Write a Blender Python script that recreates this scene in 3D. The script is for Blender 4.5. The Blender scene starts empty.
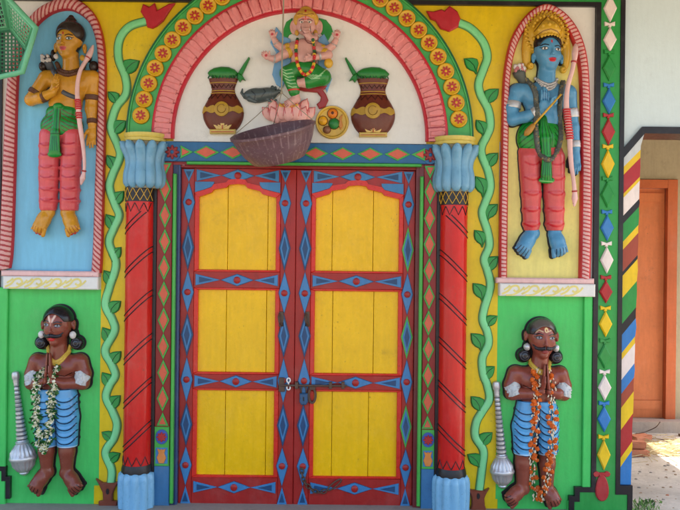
import bpy, bmesh, math, random
import numpy as np
from mathutils import Vector, Matrix
random.seed(7); RNG = np.random.default_rng(5)
SC = bpy.context.scene; COL = SC.collection
S = .006            # metres per photo pixel on the facade plane
DIST = 5.0          # camera to facade
EYE = 1.56          # camera height
ROLL = .0113        # the photograph leans by this much

# ------------------------------------------------------------------ coordinates
def straight(px, py):
    a = px - 340.; b = py - 255.
    return a + ROLL*b + 340., b - ROLL*a + 255.
def world(V, raw=False, k=1.):
    """(across, down, towards the viewer) in facade units -> metres"""
    V = np.asarray(V, float)
    u, v = (straight(V[:, 0], V[:, 1]) if raw else (V[:, 0], V[:, 1]))
    return np.stack([(u - 340)*S*k, -V[:, 2]*S, EYE - (v - 255)*S*k], 1)
def kf(d): return 1. - d*S/DIST      # real size of a thing that stands d in front of the wall

WL = {}
def thing(name, label, cat, at, raw=False, k=1., group=None):
    w = world([at], raw, k)[0]
    o = bpy.data.objects.new(name, None); COL.objects.link(o)
    o.location = w; o.empty_display_size = .05
    WL[o] = w
    tag(o, label, cat, group); return o
def tag(o, label, cat, group=None):
    o['label'] = label; o['category'] = cat
    if group: o['group'] = group
    return o

def mk(name, parts, mats, parent=None, raw=False, k=1., smooth=False, cols=None, fix=True, label=None, metres=False):
    """parts: list of (V, F, material index[, UV per face corner]); one mesh object"""
    if isinstance(parts, tuple): parts = [parts]
    if not isinstance(mats, (list, tuple)): mats = [mats]
    Vs, Fs, Mi, Uv = [], [], [], []; n = 0; anyuv = any(len(p) > 3 and p[3] is not None for p in parts)
    for p in parts:
        V = np.asarray(p[0], float); F = p[1]; m = p[2] if len(p) > 2 else 0
        Vs.append(V)
        for i, f in enumerate(F):
            Fs.append(tuple(int(a) + n for a in f)); Mi.append(m)
            if anyuv:
                if len(p) > 3 and p[3] is not None: Uv.extend(p[3][a] for a in f)
                else: Uv.extend((0., 0.) for a in f)
        n += len(V)
    V = np.concatenate(Vs)
    Wd = V if metres else world(V, raw, k)
    if parent is not None: org = WL[parent]
    else:
        org = np.array([Wd[:, 0].mean(), Wd[:, 1].mean(), Wd[:, 2].min()])
    me = bpy.data.meshes.new(name)
    me.from_pydata((Wd - org).tolist(), [], Fs)
    for m in mats: me.materials.append(m)
    me.polygons.foreach_set('material_index', Mi)
    if anyuv:
        ul = me.uv_layers.new(name='UVMap'); ul.data.foreach_set('uv', np.asarray(Uv, np.float32).ravel())
    if cols is not None:
        ca = me.color_attributes.new('paint', 'FLOAT_COLOR', 'POINT')
        c4 = np.ones((len(V), 4), np.float32); c4[:, :3] = cols
        ca.data.foreach_set('color', c4.ravel())
    if fix:
        bm = bmesh.new(); bm.from_mesh(me); bmesh.ops.recalc_face_normals(bm, faces=bm.faces); bm.to_mesh(me); bm.free()
    if smooth is True: me.polygons.foreach_set('use_smooth', [True]*len(me.polygons))
    elif smooth:
        me.polygons.foreach_set('use_smooth', [True]*len(me.polygons)); me.set_sharp_from_angle(angle=math.radians(smooth))
    me.update()
    o = bpy.data.objects.new(name, me); COL.objects.link(o)
    WL[o] = org
    if parent is not None: o.parent = parent
    else: o.location = org
    if label: o['label'] = label
    return o
def shifted(o, parent, vec):
    """a copy of part o, moved by vec metres, sharing its mesh"""
    c = o.copy(); COL.objects.link(c); c.parent = parent
    c.location = Vector(o.location) + Vector(vec); WL[c] = WL[o]; return c

# ------------------------------------------------------------------ shapes
def box(x0, x1, y0, y1, d0, d1, m=0, ch=0.):
    return prism([(x0, y0), (x1, y0), (x1, y1), (x0, y1)], d0, d1, m, ch)
def inset(pts, c):
    P = np.asarray(pts, float); n = len(P)
    area = sum(P[i][0]*P[(i+1) % n][1] - P[(i+1) % n][0]*P[i][1] for i in range(n))
    sg = 1. if area > 0 else -1.
    out = []
    for i in range(n):
        a, b, e = P[i-1], P[i], P[(i+1) % n]
        t1 = (b-a)/(np.linalg.norm(b-a)+1e-9); t2 = (e-b)/(np.linalg.norm(e-b)+1e-9)
        n1 = np.array([-t1[1], t1[0]])*sg; n2 = np.array([-t2[1], t2[0]])*sg
        h = n1+n2; L = np.dot(h, h)
        h = n1 if L < .15 else h*2/L
        l = np.linalg.norm(h)
        if l > 2.2: h *= 2.2/l
        out.append(b + h*c)
    return out
def prism(pts, d0, d1, m=0, ch=0.):
    pts = [tuple(p) for p in pts]; n = len(pts)
    rings = [[(x, y, d0) for x, y in pts]]
    if ch: rings += [[(x, y, d1-ch) for x, y in pts], [(x, y, d1) for x, y in inset(pts, ch)]]
    else: rings += [[(x, y, d1) for x, y in pts]]
    V = [p for r in rings for p in r]; F = []
    for r in range(len(rings)-1):
        for i in range(n): F.append((r*n+i, r*n+(i+1) % n, (r+1)*n+(i+1) % n, (r+1)*n+i))
    F.append(tuple(range(n))[::-1]); F.append(tuple((len(rings)-1)*n + i for i in range(n)))
    return (V, F, m)
def catmull(P, n=8, closed=False):
    P = [np.asarray(p, float) for p in P]; N = len(P); out = []
    for i in range(N if closed else N-1):
        if closed: a, b, c, d = P[i-1], P[i], P[(i+1) % N], P[(i+2) % N]
        else: a, b, c, d = P[max(i-1, 0)], P[i], P[i+1], P[min(i+2, N-1)]
        for j in range(n):
            t = j/n
            out.append(.5*((2*b)+(c-a)*t+(2*a-5*b+4*c-d)*t*t+(3*b-a-3*c+d)*t**3))
    if not closed: out.append(P[-1])
    return np.array(out)
def ribbon(path, hw, d0, prof, m=0, normals=None, caps=True):
    """a moulding along a path on the wall; prof = [(across -1..1, height)]; UV = (length, across)"""
    P = np.asarray(path, float); N = len(P)
    if normals is None:
        T = np.gradient(P, axis=0); T /= np.linalg.norm(T, axis=1)[:, None]+1e-9
        normals = np.stack([-T[:, 1], T[:, 0]], 1)
    hw = np.broadcast_to(np.asarray(hw, float), (N,))
    s = np.concatenate([[0], np.cumsum(np.linalg.norm(np.diff(P, axis=0), axis=1))])
    V = []; UV = []; m_ = len(prof); F = []
    for i in range(N):
        for a, h in prof:
            q = P[i] + normals[i]*a*hw[i]; V.append((q[0], q[1], d0+h)); UV.append((s[i], (a+1)/2))
    for i in range(N-1):
        for j in range(m_-1): F.append((i*m_+j, i*m_+j+1, (i+1)*m_+j+1, (i+1)*m_+j))
    if caps: F.append(tuple(range(m_))); F.append(tuple((N-1)*m_+j for j in range(m_))[::-1])
    return (V, F, m, UV)
def band2(outer, inner, d0, prof, m=0):
    """moulding between two matching outlines"""
    O = np.asarray(outer, float); I = np.asarray(inner, float)
    mid = (O+I)/2; hw = np.linalg.norm(O-I, axis=1)/2
    return ribbon(mid, hw, d0, prof, m, normals=(I-O)/np.linalg.norm(I-O, axis=1)[:, None])
ROUND = [(-1, 0), (-.95, .45), (-.7, .82), (-.35, .97), (0, 1), (.35, .97), (.7, .82), (.95, .45), (1, 0)]
FLAT = [(-1, 0), (-1, .75), (-.85, 1), (.85, 1), (1, .75), (1, 0)]
def pr(P, h): return [(a, b*h) for a, b in P]
def frame3(a):
    a = np.asarray(a, float); a = a/(np.linalg.norm(a)+1e-9)
    t = np.array([0, 0, 1.]) if abs(a[2]) < .9 else np.array([1., 0, 0])
    b = np.cross(a, t); b /= np.linalg.norm(b); return a, b, np.cross(a, b)
def lathe(p0, p1, prof, n=24, m=0, lobes=0, amp=0., flat=1.):
    """prof: (t along p0-p1, radius[, lobe depth]); flat squashes towards the viewer axis"""
    p0 = np.asarray(p0, float); p1 = np.asarray(p1, float); a, b, c = frame3(p1-p0)
    V = []; F = []; UV = []
    for it, q in enumerate(prof):
        t, r = q[0], q[1]; A = q[2] if len(q) > 2 else amp
        for i in range(n):
            th = 2*math.pi*i/n
            rr = r*(1 + (A*(abs(math.cos(lobes*th/2))-.6) if lobes else 0))
            w = b*math.cos(th)*rr + c*math.sin(th)*rr
            p = p0 + (p1-p0)*t + w
            if flat != 1.: p[2] = (p0+(p1-p0)*t)[2] + w[2]*flat
            V.append(p); UV.append((i/n, t))
    L = len(prof)
    for j in range(L-1):
        for i in range(n): F.append((j*n+i, j*n+(i+1) % n, (j+1)*n+(i+1) % n, (j+1)*n+i))
    F.append(tuple(range(n))[::-1]); F.append(tuple((L-1)*n+i for i in range(n)))
    return (V, F, m, UV)
def tube(path, r, n=8, m=0, closed=False):
    P = np.asarray(path, float); N = len(P)
    r = np.broadcast_to(np.asarray(r, float), (N,))
    T = (np.roll(P, -1, 0)-np.roll(P, 1, 0)) if closed else np.gradient(P, axis=0)
    V = []; F = []; _, b, c = frame3(T[0])
    for i in range(N):
        a = T[i]/(np.linalg.norm(T[i])+1e-9)
        b = b - a*np.dot(a, b); b /= np.linalg.norm(b)+1e-9; c = np.cross(a, b)
        for j in range(n):
            th = 2*math.pi*j/n; V.append(P[i]+(b*math.cos(th)+c*math.sin(th))*r[i])
    M = N if closed else N-1
    for i in range(M):
        q = (i+1) % N
        for j in range(n): F.append((i*n+j, i*n+(j+1) % n, q*n+(j+1) % n, q*n+j))
    if not closed: F.append(tuple(range(n))[::-1]); F.append(tuple((N-1)*n+j for j in range(n)))
    return (V, F, m)
def ball(c, r, m=0, n=10, jit=0.):
    r = (r, r, r) if np.isscalar(r) else r
    V = []; F = []; h = n//2+1
    for i in range(h+1):
        ph = math.pi*i/h
        for j in range(n):
            th = 2*math.pi*j/n; q = 1+random.uniform(-jit, jit)
            V.append((c[0]+r[0]*q*math.sin(ph)*math.cos(th), c[1]-r[1]*q*math.cos(ph), c[2]+r[2]*q*math.sin(ph)*math.sin(th)))
    for i in range(h):
        for j in range(n): F.append((i*n+j, i*n+(j+1) % n, (i+1)*n+(j+1) % n, (i+1)*n+j))
    return (V, F, m)
def ellipse(cx, cy, rx, ry, n=24, a0=0.):
    return [(cx+rx*math.cos(a0+2*math.pi*i/n), cy+ry*math.sin(a0+2*math.pi*i/n)) for i in range(n)]
def diamond(cx, cy, hx, hy): return [(cx-hx, cy), (cx, cy-hy), (cx+hx, cy), (cx, cy+hy)]
def flowerpts(cx, cy, r, n=8, dip=.55, k=4, a0=0.):
    out = []
    for i in range(n*k):
        a = a0+2*math.pi*i/(n*k); q = abs(math.cos(n*a/2 - n*a0/2))
        out.append((cx+r*(dip+(1-dip)*q)*math.cos(a), cy+r*(dip+(1-dip)*q)*math.sin(a)))
    return out

# ------------------------------------------------------------------ materials
def lin(r, g, b):
    f = lambda c: (c/12.92 if c <= .04045 else ((c+.055)/1.055)**2.4)
    return (f(r/255.), f(g/255.), f(b/255.))
MAT = {}
class NT:
    def __init__(s, name):
        s.m = bpy.data.materials.new(name); s.m.use_nodes = True; s.t = s.m.node_tree; s.n = s.t.nodes; s.l = s.t.links
        s.b = s.n['Principled BSDF']
    def new(s, t, **kw):
        q = s.n.new(t)
        for a, v in kw.items(): setattr(q, a, v)
        return q
    def inp(s, sock, v):
        if hasattr(v, 'is_output') or isinstance(v, bpy.types.NodeSocket): s.l.new(v, sock)
        elif isinstance(v, (tuple, list)) and len(v) == 3 and sock.type == 'RGBA': sock.default_value = (*v, 1)
        else: sock.default_value = v
    def math(s, op, a, b=0., c=None):
        q = s.new('ShaderNodeMath', operation=op); s.inp(q.inputs[0], a); s.inp(q.inputs[1], b)
        if c is not None: s.inp(q.inputs[2], c)
        return q.outputs[0]
    def mix(s, f, a, b, mode='MIX'):
        q = s.new('ShaderNodeMix', data_type='RGBA', blend_type=mode); s.inp(q.inputs[0], f); s.inp(q.inputs[6], a); s.inp(q.inputs[7], b)
        return q.outputs[2]
    def noise(s, scale, detail=4, vec=None, rough=.55):
        q = s.new('ShaderNodeTexNoise'); q.inputs['Scale'].default_value = scale; q.inputs['Detail'].default_value = detail
        q.inputs['Roughness'].default_value = rough
        s.l.new(vec if vec is not None else s.co(), q.inputs['Vector']); return q.outputs[0]
    def co(s):
        if not hasattr(s, '_g'):
            s._g = s.new('ShaderNodeNewGeometry').outputs['Position']
        return s._g
    def ramp(s, v, lo, hi):
        q = s.new('ShaderNodeMapRange'); q.interpolation_type = 'SMOOTHSTEP'; s.inp(q.inputs[0], v); q.inputs[1].default_value = lo; q.inputs[2].default_value = hi
        return q.outputs[0]
    def bump(s, h, st=.2, dist=.004):
        q = s.new('ShaderNodeBump'); q.inputs['Strength'].default_value = st; q.inputs['Distance'].default_value = dist
        s.l.new(h, q.inputs['Height']); s.l.new(q.outputs[0], s.b.inputs['Normal'])
    def weather(s, col, var=.16, dirt=.3, rough=.36, bump=.25, spots=.25, dirtc=(.06, .05, .04), brush=.17, fade=.1):
        n1 = s.noise(3.1, 5); n2 = s.noise(38., 5); n3 = s.noise(150., 3)
        v = s.math('MULTIPLY_ADD', n1, var*2, 1-var); v2 = s.math('MULTIPLY_ADD', n2, var*1.2, 1-var*.6)
        col = s.mix(1., col, s.math('MULTIPLY', v, v2), 'MULTIPLY')
        mp = s.new('ShaderNodeMapping'); s.l.new(s.co(), mp.inputs[0]); mp.inputs['Scale'].default_value = (1., 1., .16); mp.inputs['Rotation'].default_value = (0, random.uniform(-.2, .2), 0)
        br = s.noise(34., 4, vec=mp.outputs[0], rough=.6); col = s.mix(1., col, s.math('MULTIPLY_ADD', br, brush*2, 1-brush), 'MULTIPLY')
        pale = s.math('MULTIPLY', s.ramp(s.noise(5.3, 6, rough=.65), .5, .78), fade); col = s.mix(pale, col, s.mix(.5, col, (.62, .58, .5)))
        # grime: broad blotches and small chips/specks
        g = s.math('MULTIPLY', s.ramp(s.noise(9., 8, rough=.68), .56, .80), dirt); col = s.mix(g, col, dirtc)
        if spots:
            sp = s.math('MULTIPLY', s.ramp(s.noise(70., 3), .67, .73), s.math('MULTIPLY', s.ramp(n1, .42, .62), spots*2)); col = s.mix(sp, col, dirtc)
        s.inp(s.b.inputs['Base Color'], col); s.b.inputs['Specular IOR Level'].default_value = .38
        s.inp(s.b.inputs['Roughness'], s.math('MULTIPLY_ADD', n2, .25, rough-.17))
        s.bump(s.math('ADD', s.math('MULTIPLY_ADD', br, 1.2, s.math('MULTIPLY', n2, .8)), s.math('MULTIPLY', n3, .3)), bump)
        return s.m
def paint(name, rgb, **kw):
    if name in MAT: return MAT[name]
    t = NT(name); MAT[name] = t.weather(t.mix(0., lin(*rgb), (0, 0, 0)), **kw); return MAT[name]
def vcpaint(name, **kw):
    t = NT(name); a = t.new('ShaderNodeAttribute', attribute_name='paint')
    kw = dict(dict(var=.12, dirt=.3, rough=.36, bump=.2, spots=.06), **kw)
    MAT[name] = t.weather(a.outputs['Color'], **kw); return MAT[name]
def stripes(name, base, line, period, width, slant=0., edge=None, wob=.12, edgew=.1, **kw):
    """a moulding with hand-painted strokes across it (UV: length, across)"""
    t = NT(name); uv = t.new('ShaderNodeUVMap').outputs[0]; sx = t.new('ShaderNodeSeparateXYZ'); t.l.new(uv, sx.inputs[0])
    n = t.math('MULTIPLY_ADD', t.noise(45., 3), wob*2, -wob)
    u = t.math('ADD', t.math('MULTIPLY_ADD', sx.outputs[1], slant, t.math('MULTIPLY', sx.outputs[0], 1/period)), n)
    fr = t.math('FRACT', u); q = t.math('ABSOLUTE', t.math('SUBTRACT', fr, .5))
    wn = t.math('MULTIPLY_ADD', t.noise(80., 2), width*.5, -width*.25)
    f = t.math('SUBTRACT', 1., t.ramp(t.math('ADD', q, wn), width/2-.05, width/2+.05))
    col = t.mix(f, lin(*base), lin(*line))
    if edge:
        e = t.math('ABSOLUTE', t.math('SUBTRACT', sx.outputs[1], .5)); e = t.math('ADD', e, t.math('MULTIPLY_ADD', t.noise(60., 2), .08, -.04))
        col = t.mix(t.ramp(e, .5-edgew-.02, .5-edgew+.02), col, lin(*edge))
    MAT[name] = t.weather(col, **kw); return MAT[name]

# ------------------------------------------------------------------ sculpting: smooth unions on a grid, one continuous skin
class Clay:
    def __init__(s, x0, x1, y0, y1, d0, d1, h=.5):
        s.o = np.array([x0, y0, d0], float); s.h = h
        s.n = [int(math.ceil((b-a)/h))+1 for a, b in ((x0, x1), (y0, y1), (d0, d1))]
        s.F = np.full(s.n, 50., np.float32)
    def _sl(s, lo, hi):
        i0 = np.maximum(((np.asarray(lo)-s.o)/s.h).astype(int), 0); i1 = np.minimum(((np.asarray(hi)-s.o)/s.h).astype(int)+2, s.n)
        if (i1 <= i0).any(): return None
        ax = [s.o[k]+s.h*np.arange(i0[k], i1[k], dtype=np.float32) for k in range(3)]
        return tuple(slice(a, b) for a, b in zip(i0, i1)), ax[0][:, None, None], ax[1][None, :, None], ax[2][None, None, :]
    def _put(s, sl, f, k, sub):
        A = s.F[sl]
        if sub:
            f = -f; hh = np.clip(.5-.5*(A-f)/k, 0, 1); s.F[sl] = A*(1-hh)+f*hh + k*hh*(1-hh)
        else:
            hh = np.clip(.5+.5*(A-f)/k, 0, 1); s.F[sl] = A*(1-hh)+f*hh - k*hh*(1-hh)
    def ell(s, c, r, k=1.5, sub=False, rot=0.):
        r = (r, r, r) if np.isscalar(r) else r; m = max(r)+k*2+1
        q = s._sl(np.array(c)-m, np.array(c)+m)
        if q is None: return
        sl, X, Y, Z = q; X = X-c[0]; Y = Y-c[1]; Z = Z-c[2]
        if rot: cs, sn = math.cos(rot), math.sin(rot); X, Y = X*cs+Y*sn, -X*sn+Y*cs
        k0 = np.sqrt((X/r[0])**2+(Y/r[1])**2+(Z/r[2])**2); k1 = np.sqrt((X/r[0]**2)**2+(Y/r[1]**2)**2+(Z/r[2]**2)**2)+1e-6
        s._put(sl, (k0*(k0-1)/k1).astype(np.float32), k, sub)
    def cone(s, a, b, r1, r2, k=1.5, sub=False, flat=1.):
        a = np.array(a, float); b = np.array(b, float); m = max(r1, r2)+k*2+1
        q = s._sl(np.minimum(a, b)-m, np.maximum(a, b)+m)
        if q is None: return
        sl, X, Y, Z = q; ba = b-a; L = float(ba @ ba)+1e-9
        t = np.clip(((X-a[0])*ba[0]+(Y-a[1])*ba[1]+(Z-a[2])*ba[2])/L, 0, 1)
        d = np.sqrt((X-a[0]-t*ba[0])**2+(Y-a[1]-t*ba[1])**2+((Z-a[2]-t*ba[2])/flat)**2)
        s._put(sl, (d-(r1+(r2-r1)*t)).astype(np.float32), k, sub)
    def chain(s, pts, rs, k=1., flat=1.):
        for i in range(len(pts)-1): s.cone(pts[i], pts[i+1], rs[i], rs[i+1], k, flat=flat)
    def cut(s, axis, lim, keep):
        """keep='<' keeps what lies below lim on that axis (0 across, 1 down, 2 depth)"""
        c = s.o[axis]+s.h*np.arange(s.n[axis]); f = (c-lim) if keep == '<' else (lim-c)
        sh = [1, 1, 1]; sh[axis] = -1; s.F = np.maximum(s.F, f.reshape(sh).astype(np.float32))
    def front(s, x, y):
        i = int(round((x-s.o[0])/s.h)); j = int(round((y-s.o[1])/s.h))
        if not (0 <= i < s.n[0] and 0 <= j < s.n[1]): return None
        w = np.nonzero(s.F[i, j] < 0)[0]
        return None if len(w) == 0 else s.o[2]+s.h*float(w[-1])
    def skin(s):
        F = np.pad(s.F, 1, constant_values=5.); sg = F < 0; n = np.array(F.shape)
        c = [(0, 0, 0), (1, 0, 0), (0, 1, 0), (1, 1, 0), (0, 0, 1), (1, 0, 1), (0, 1, 1), (1, 1, 1)]
        cut_ = lambda A, q: A[q[0]:n[0]-1+q[0], q[1]:n[1]-1+q[1], q[2]:n[2]-1+q[2]]
        cnt = sum(cut_(sg, q).astype(np.int8) for q in c); mask = (cnt > 0) & (cnt < 8)
        I = np.nonzero(mask); N = len(I[0]); idx = np.full(mask.shape, -1, np.int64); idx[I] = np.arange(N)
        val = [F[I[0]+q[0], I[1]+q[1], I[2]+q[2]] for q in c]
        P = np.zeros((N, 3)); W = np.zeros(N)
        for a, b in ((0, 1), (2, 3), (4, 5), (6, 7), (0, 2), (1, 3), (4, 6), (5, 7), (0, 4), (1, 5), (2, 6), (3, 7)):
            va, vb = val[a], val[b]; x = (va < 0) != (vb < 0); t = np.where(x, va/np.where(x, va-vb, 1), 0)
            qa, qb = np.array(c[a]), np.array(c[b]); P += np.where(x[:, None], qa+(qb-qa)*t[:, None], 0); W += x
        P = P/W[:, None]+np.stack(I, 1)-1
        V = s.o+P*s.h; faces = []
        for ax in range(3):
            o1, o2 = [(1, 2), (2, 0), (0, 1)][ax]
            sl0 = [slice(1, -1)]*3; sl1 = [slice(1, -1)]*3; sl0[ax] = slice(0, -1); sl1[ax] = slice(1, None)
            A = sg[tuple(sl0)]; B = sg[tuple(sl1)]; E = np.nonzero(A != B)
            base = [e+1 for e in E]; base[ax] = E[ax]
            def cell(p, q):
                z = [b.copy() for b in base]; z[o1] -= p; z[o2] -= q; return idx[tuple(z)]
            Q = np.stack([cell(1, 1), cell(0, 1), cell(0, 0), cell(1, 0)], 1); fl = ~A[E]
            Q[fl] = Q[fl][:, ::-1]; faces.append(Q)
        Q = np.concatenate(faces)
        # world() mirrors two axes (down, towards viewer), an even number: winding keeps
        return V, Q.tolist()
def stroke(C, V, pts, w, col, dmin=-99., soft=.35, dmax=99.):
    """a brush stroke of paint along a line over the sculpted skin"""
    pts = np.asarray(pts, float); best = np.full(len(V), 1e9)
    lo = pts.min(0)-w-1; hi = pts.max(0)+w+1
    sel = np.nonzero((V[:, 0] > lo[0]) & (V[:, 0] < hi[0]) & (V[:, 1] > lo[1]) & (V[:, 1] < hi[1]) & (V[:, 2] > dmin) & (V[:, 2] < dmax))[0]
    if len(sel) == 0: return
    X = V[sel][:, :2]; best = np.full(len(sel), 1e9)
    for i in range(max(len(pts)-1, 1)):
        a = pts[i]; b = pts[min(i+1, len(pts)-1)]; ba = b-a; L = ba @ ba+1e-9
        t = np.clip(((X-a) @ ba)/L, 0, 1); best = np.minimum(best, np.linalg.norm(X-a-t[:, None]*ba, axis=1))
    f = np.clip((w-best)/soft+.5, 0, 1)[:, None]; C[sel] = C[sel]*(1-f)+np.array(col)*f
def blob(C, V, c, rx, ry, col, dmin=-99., soft=.3):
    q = np.sqrt(((V[:, 0]-c[0])/rx)**2+((V[:, 1]-c[1])/ry)**2); f = (np.clip((1-q)*min(rx, ry)/soft+.5, 0, 1)*(V[:, 2] > dmin))[:, None]
    C[:] = C*(1-f)+np.array(col)*f
# ------------------------------------------------------------------ paints of the place
WHITE = paint('white_wash', (222, 220, 212), dirt=.22, rough=.6, spots=.14, var=.09, brush=.05, fade=.0)
PALEBLUE = paint('pale_blue_wash', (206, 222, 224), dirt=.14, rough=.7, spots=.08, var=.07, brush=.04, fade=.0)
YELLOW = paint('yellow_enamel', (216, 184, 4), dirt=.28, rough=.42, var=.16, brush=.12, fade=.1)
GREEN = paint('green_enamel', (68, 192, 92), dirt=.16, rough=.40, var=.10, spots=.12)
BGREEN = paint('border_green', (44, 150, 66), dirt=.2, rough=.4)
LIGHTGREEN = paint('vine_green', (124, 208, 140), dirt=.12, rough=.4, var=.1, spots=.08)
LEAFGREEN = paint('leaf_green', (44, 142, 62), dirt=.15, rough=.4)
BLACK = paint('black_enamel', (30, 26, 30), dirt=.1, rough=.4)
RED = paint('bright_red', (196, 30, 28), dirt=.18, rough=.34)
DARKRED = paint('oxide_red', (140, 30, 28), dirt=.3, rough=.42, var=.16, dirtc=(.03, .015, .015))
BROWN = paint('pot_brown', (120, 58, 40), dirt=.2, rough=.4)
BLUE = paint('sky_blue', (62, 126, 176), dirt=.22, rough=.38, dirtc=(.04, .06, .1))
NAVY = paint('dark_blue_line', (34, 52, 88), dirt=.1, rough=.4)
STEEL = paint('lintel_blue', (36, 98, 144), dirt=.25, rough=.4)
LBLUE = paint('pale_blue_enamel', (124, 176, 206), dirt=.2, rough=.34, dirtc=(.1, .13, .16))
NICHEBLUE = paint('niche_blue', (116, 184, 212), dirt=.08, rough=.5, spots=.05, var=.07)
NICHEYEL = paint('niche_yellow', (228, 214, 122), dirt=.14, rough=.5, spots=.15)
ORANGE = paint('orange_paint', (214, 104, 60), dirt=.2, rough=.4)
PINK = paint('ledge_pink', (226, 184, 178), dirt=.15, rough=.5)
GOLD = paint('gold_paint', (206, 160, 50), dirt=.2, rough=.34)
SILVER = paint('silver_paint', (196, 194, 192), dirt=.35, rough=.42, bump=.4); SILVER.node_tree.nodes['Principled BSDF'].inputs['Metallic'].default_value = .55
PINKWHITE = paint('bow_pink', (222, 178, 172), dirt=.2, rough=.4)
IRON = paint('rusty_iron', (84, 62, 48), dirt=.5, rough=.55, dirtc=(.03, .02, .015))
ROPE_L = stripes('rope_bold', (206, 150, 142), (160, 46, 50), 4.9, .40, slant=1.2, edge=(182, 44, 48), edgew=.09, rough=.42)
ROPE_R = stripes('rope_fine', (214, 164, 156), (180, 52, 54), 3.9, .38, slant=.6, edge=(188, 46, 50), edgew=.2, rough=.42)
VOUSS = stripes('arch_pink', (218, 128, 126), (150, 40, 48), 10.6, .13, slant=0., edge=(196, 48, 62), edgew=.13, wob=.06, rough=.4)
SCROLL_Y = paint('scroll_yellow', (222, 206, 122), dirt=.1, rough=.5)
BORDCOL = dict(white=paint('bead_white', (230, 214, 204), dirt=.15, rough=.4), green=paint('bead_green', (36, 138, 58), rough=.4), blue=paint('bead_blue', (44, 118, 182), rough=.4),
               red=paint('bead_red', (170, 36, 40), rough=.4), yellow=paint('bead_yellow', (226, 186, 22), rough=.4), black=BLACK,
               brown=paint('bead_brown', (156, 66, 44), rough=.4), grey=paint('bead_grey', (196, 200, 198), rough=.5))

# ------------------------------------------------------------------ setting
gm = NT('concrete_ground')
c = gm.mix(gm.ramp(gm.noise(1.3, 6), .35, .65), lin(128, 116, 98), lin(150, 138, 120)); c = gm.mix(gm.math('MULTIPLY', gm.ramp(gm.noise(16., 8, rough=.7), .5, .75), .5), c, lin(96, 84, 70))
GROUND = gm.weather(c, dirt=.35, rough=.85, bump=.5, spots=.5)
g = mk('ground', [([(-60, -60, 0), (60, -60, 0), (60, 60, 0), (-60, 60, 0)], [(0, 1, 2, 3)])], GROUND, metres=True); g['kind'] = 'structure'
pl = mk('doorstep', box(-90, 622, 506.5, 514.8, -45, 42, ch=.8), paint('plinth_grey', (150, 142, 132), dirt=.4, rough=.8), k=1.); pl['kind'] = 'structure'

# temple front: one wall with the doorway, painted panels and borders as its parts
front = thing('temple_wall', 'painted temple front of green, yellow and white panels around the double door', 'wall', (300, 514, 0))
mk('plaster', [prism([(-120, -130), (1000, -130), (1000, 125.8), (642, 125.8), (633, 150), (633, 514.8), (419.5, 514.8), (419.5, 143), (176, 143), (176, 514.8), (-120, 514.8)], -42, 0)], PALEBLUE, front)
mk('unseen_shade_eave', [box(-160, 1060, -90, -64, 0.1, 450), box(-160, 1060, -64, -34, 438, 450)], paint('shade_eave_board', (112, 92, 72), dirt=.3, rough=.7), front)  # eave added out of view to darken the top of the front
# white fields beside the niches
mk('white_field', [box(1.5, 54, 4.5, 275, 0, .8)], WHITE, front); mk('white_field', [box(545, 592, 4.5, 275, 0, .8)], WHITE, front)
mk('yellow_field', [prism([(54, 4.5), (298, 4.5), (298, 143), (158, 143), (158, 514), (97, 514), (97, 488), (101.8, 488), (101.8, 140), (54, 140)], 0, 1.0)], YELLOW, front)
mk('yellow_field', [prism([(298, 4.5), (545, 4.5), (545, 140), (498, 140), (498, 497), (500, 497), (500, 514), (436.5, 514), (436.5, 143), (298, 143)], 0, 1.0)], YELLOW, front)
mk('green_panel', [box(9.8, 101.7, 291, 514, 0, .5)], GREEN, front); mk('green_panel', [box(498.1, 583.5, 292, 514, 0, .5)], GREEN, front)
mk('green_post', [box(-22, 9.7, 291, 514, 0, 4.5, ch=.8)], GREEN, front); mk('green_post', [box(583.6, 592.2, 292, 487, 0, 4.5, ch=.8), prism([(577, 488), (592, 488), (592, 514), (569.5, 514), (569.5, 497), (577, 497)], 0, 3.)], GREEN, front)
# black outline of the border, with its stepped foot
def blk(*bx): return [box(*b[:4], 0, 5.4) for b in bx]
mk('black_outline', [prism([(1.4, .8), (597, .8), (597, 488.), (581, 488.), (581, 497.6), (575.6, 497.6), (575.6, 514), (570.4, 514), (570.4, 492), (576, 492), (576, 483), (592.3, 483), (592.3, 5), (1.4, 5)], 0, 5.4)], BLACK, front)
mk('black_outline', [prism([(-2, 5.2), (1.4, 5.2), (1.4, 514), (-2, 514)], 0, 3.4), prism([(1.5, 469), (10.3, 469), (10.3, 479), (14.6, 479), (14.6, 501), (10.3, 501), (10.3, 483.5), (6, 483.5), (6, 473.5), (1.5, 473.5)], 0, 5.4)], BLACK, front)
mk('black_outline', [prism([(616.6, -60), (621, -60), (621, 481), (633.4, 481), (633.4, 514), (628.6, 514), (628.6, 490), (616.6, 490)], 0, 5.4)], BLACK, front)
mk('black_outline', [prism([(621.1, 146), (640, 123.6), (1000, 123.6), (1000, 130.4), (642.5, 130.4), (621.1, 155.5)], 0.05, 3.), box(641, 1000, 125.9, 130.3, -42, 0)], BLACK, front)  # black band over the opening; the beam underside is black as well
mk('green_border', [prism([(597.1, -60), (616.5, -60), (616.5, 490.2), (628.5, 490.2), (628.5, 514), (575.7, 514), (575.7, 497.8), (581.2, 497.8), (581.2, 488.2), (597.1, 488.2)], 0, 4.2)], BGREEN, front)
mk('green_border', [box(-22, 597, -22, .7, 0, 4.2), box(-22, -2.1, .8, 290.8, 0, 4.2)], BGREEN, front)
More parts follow.
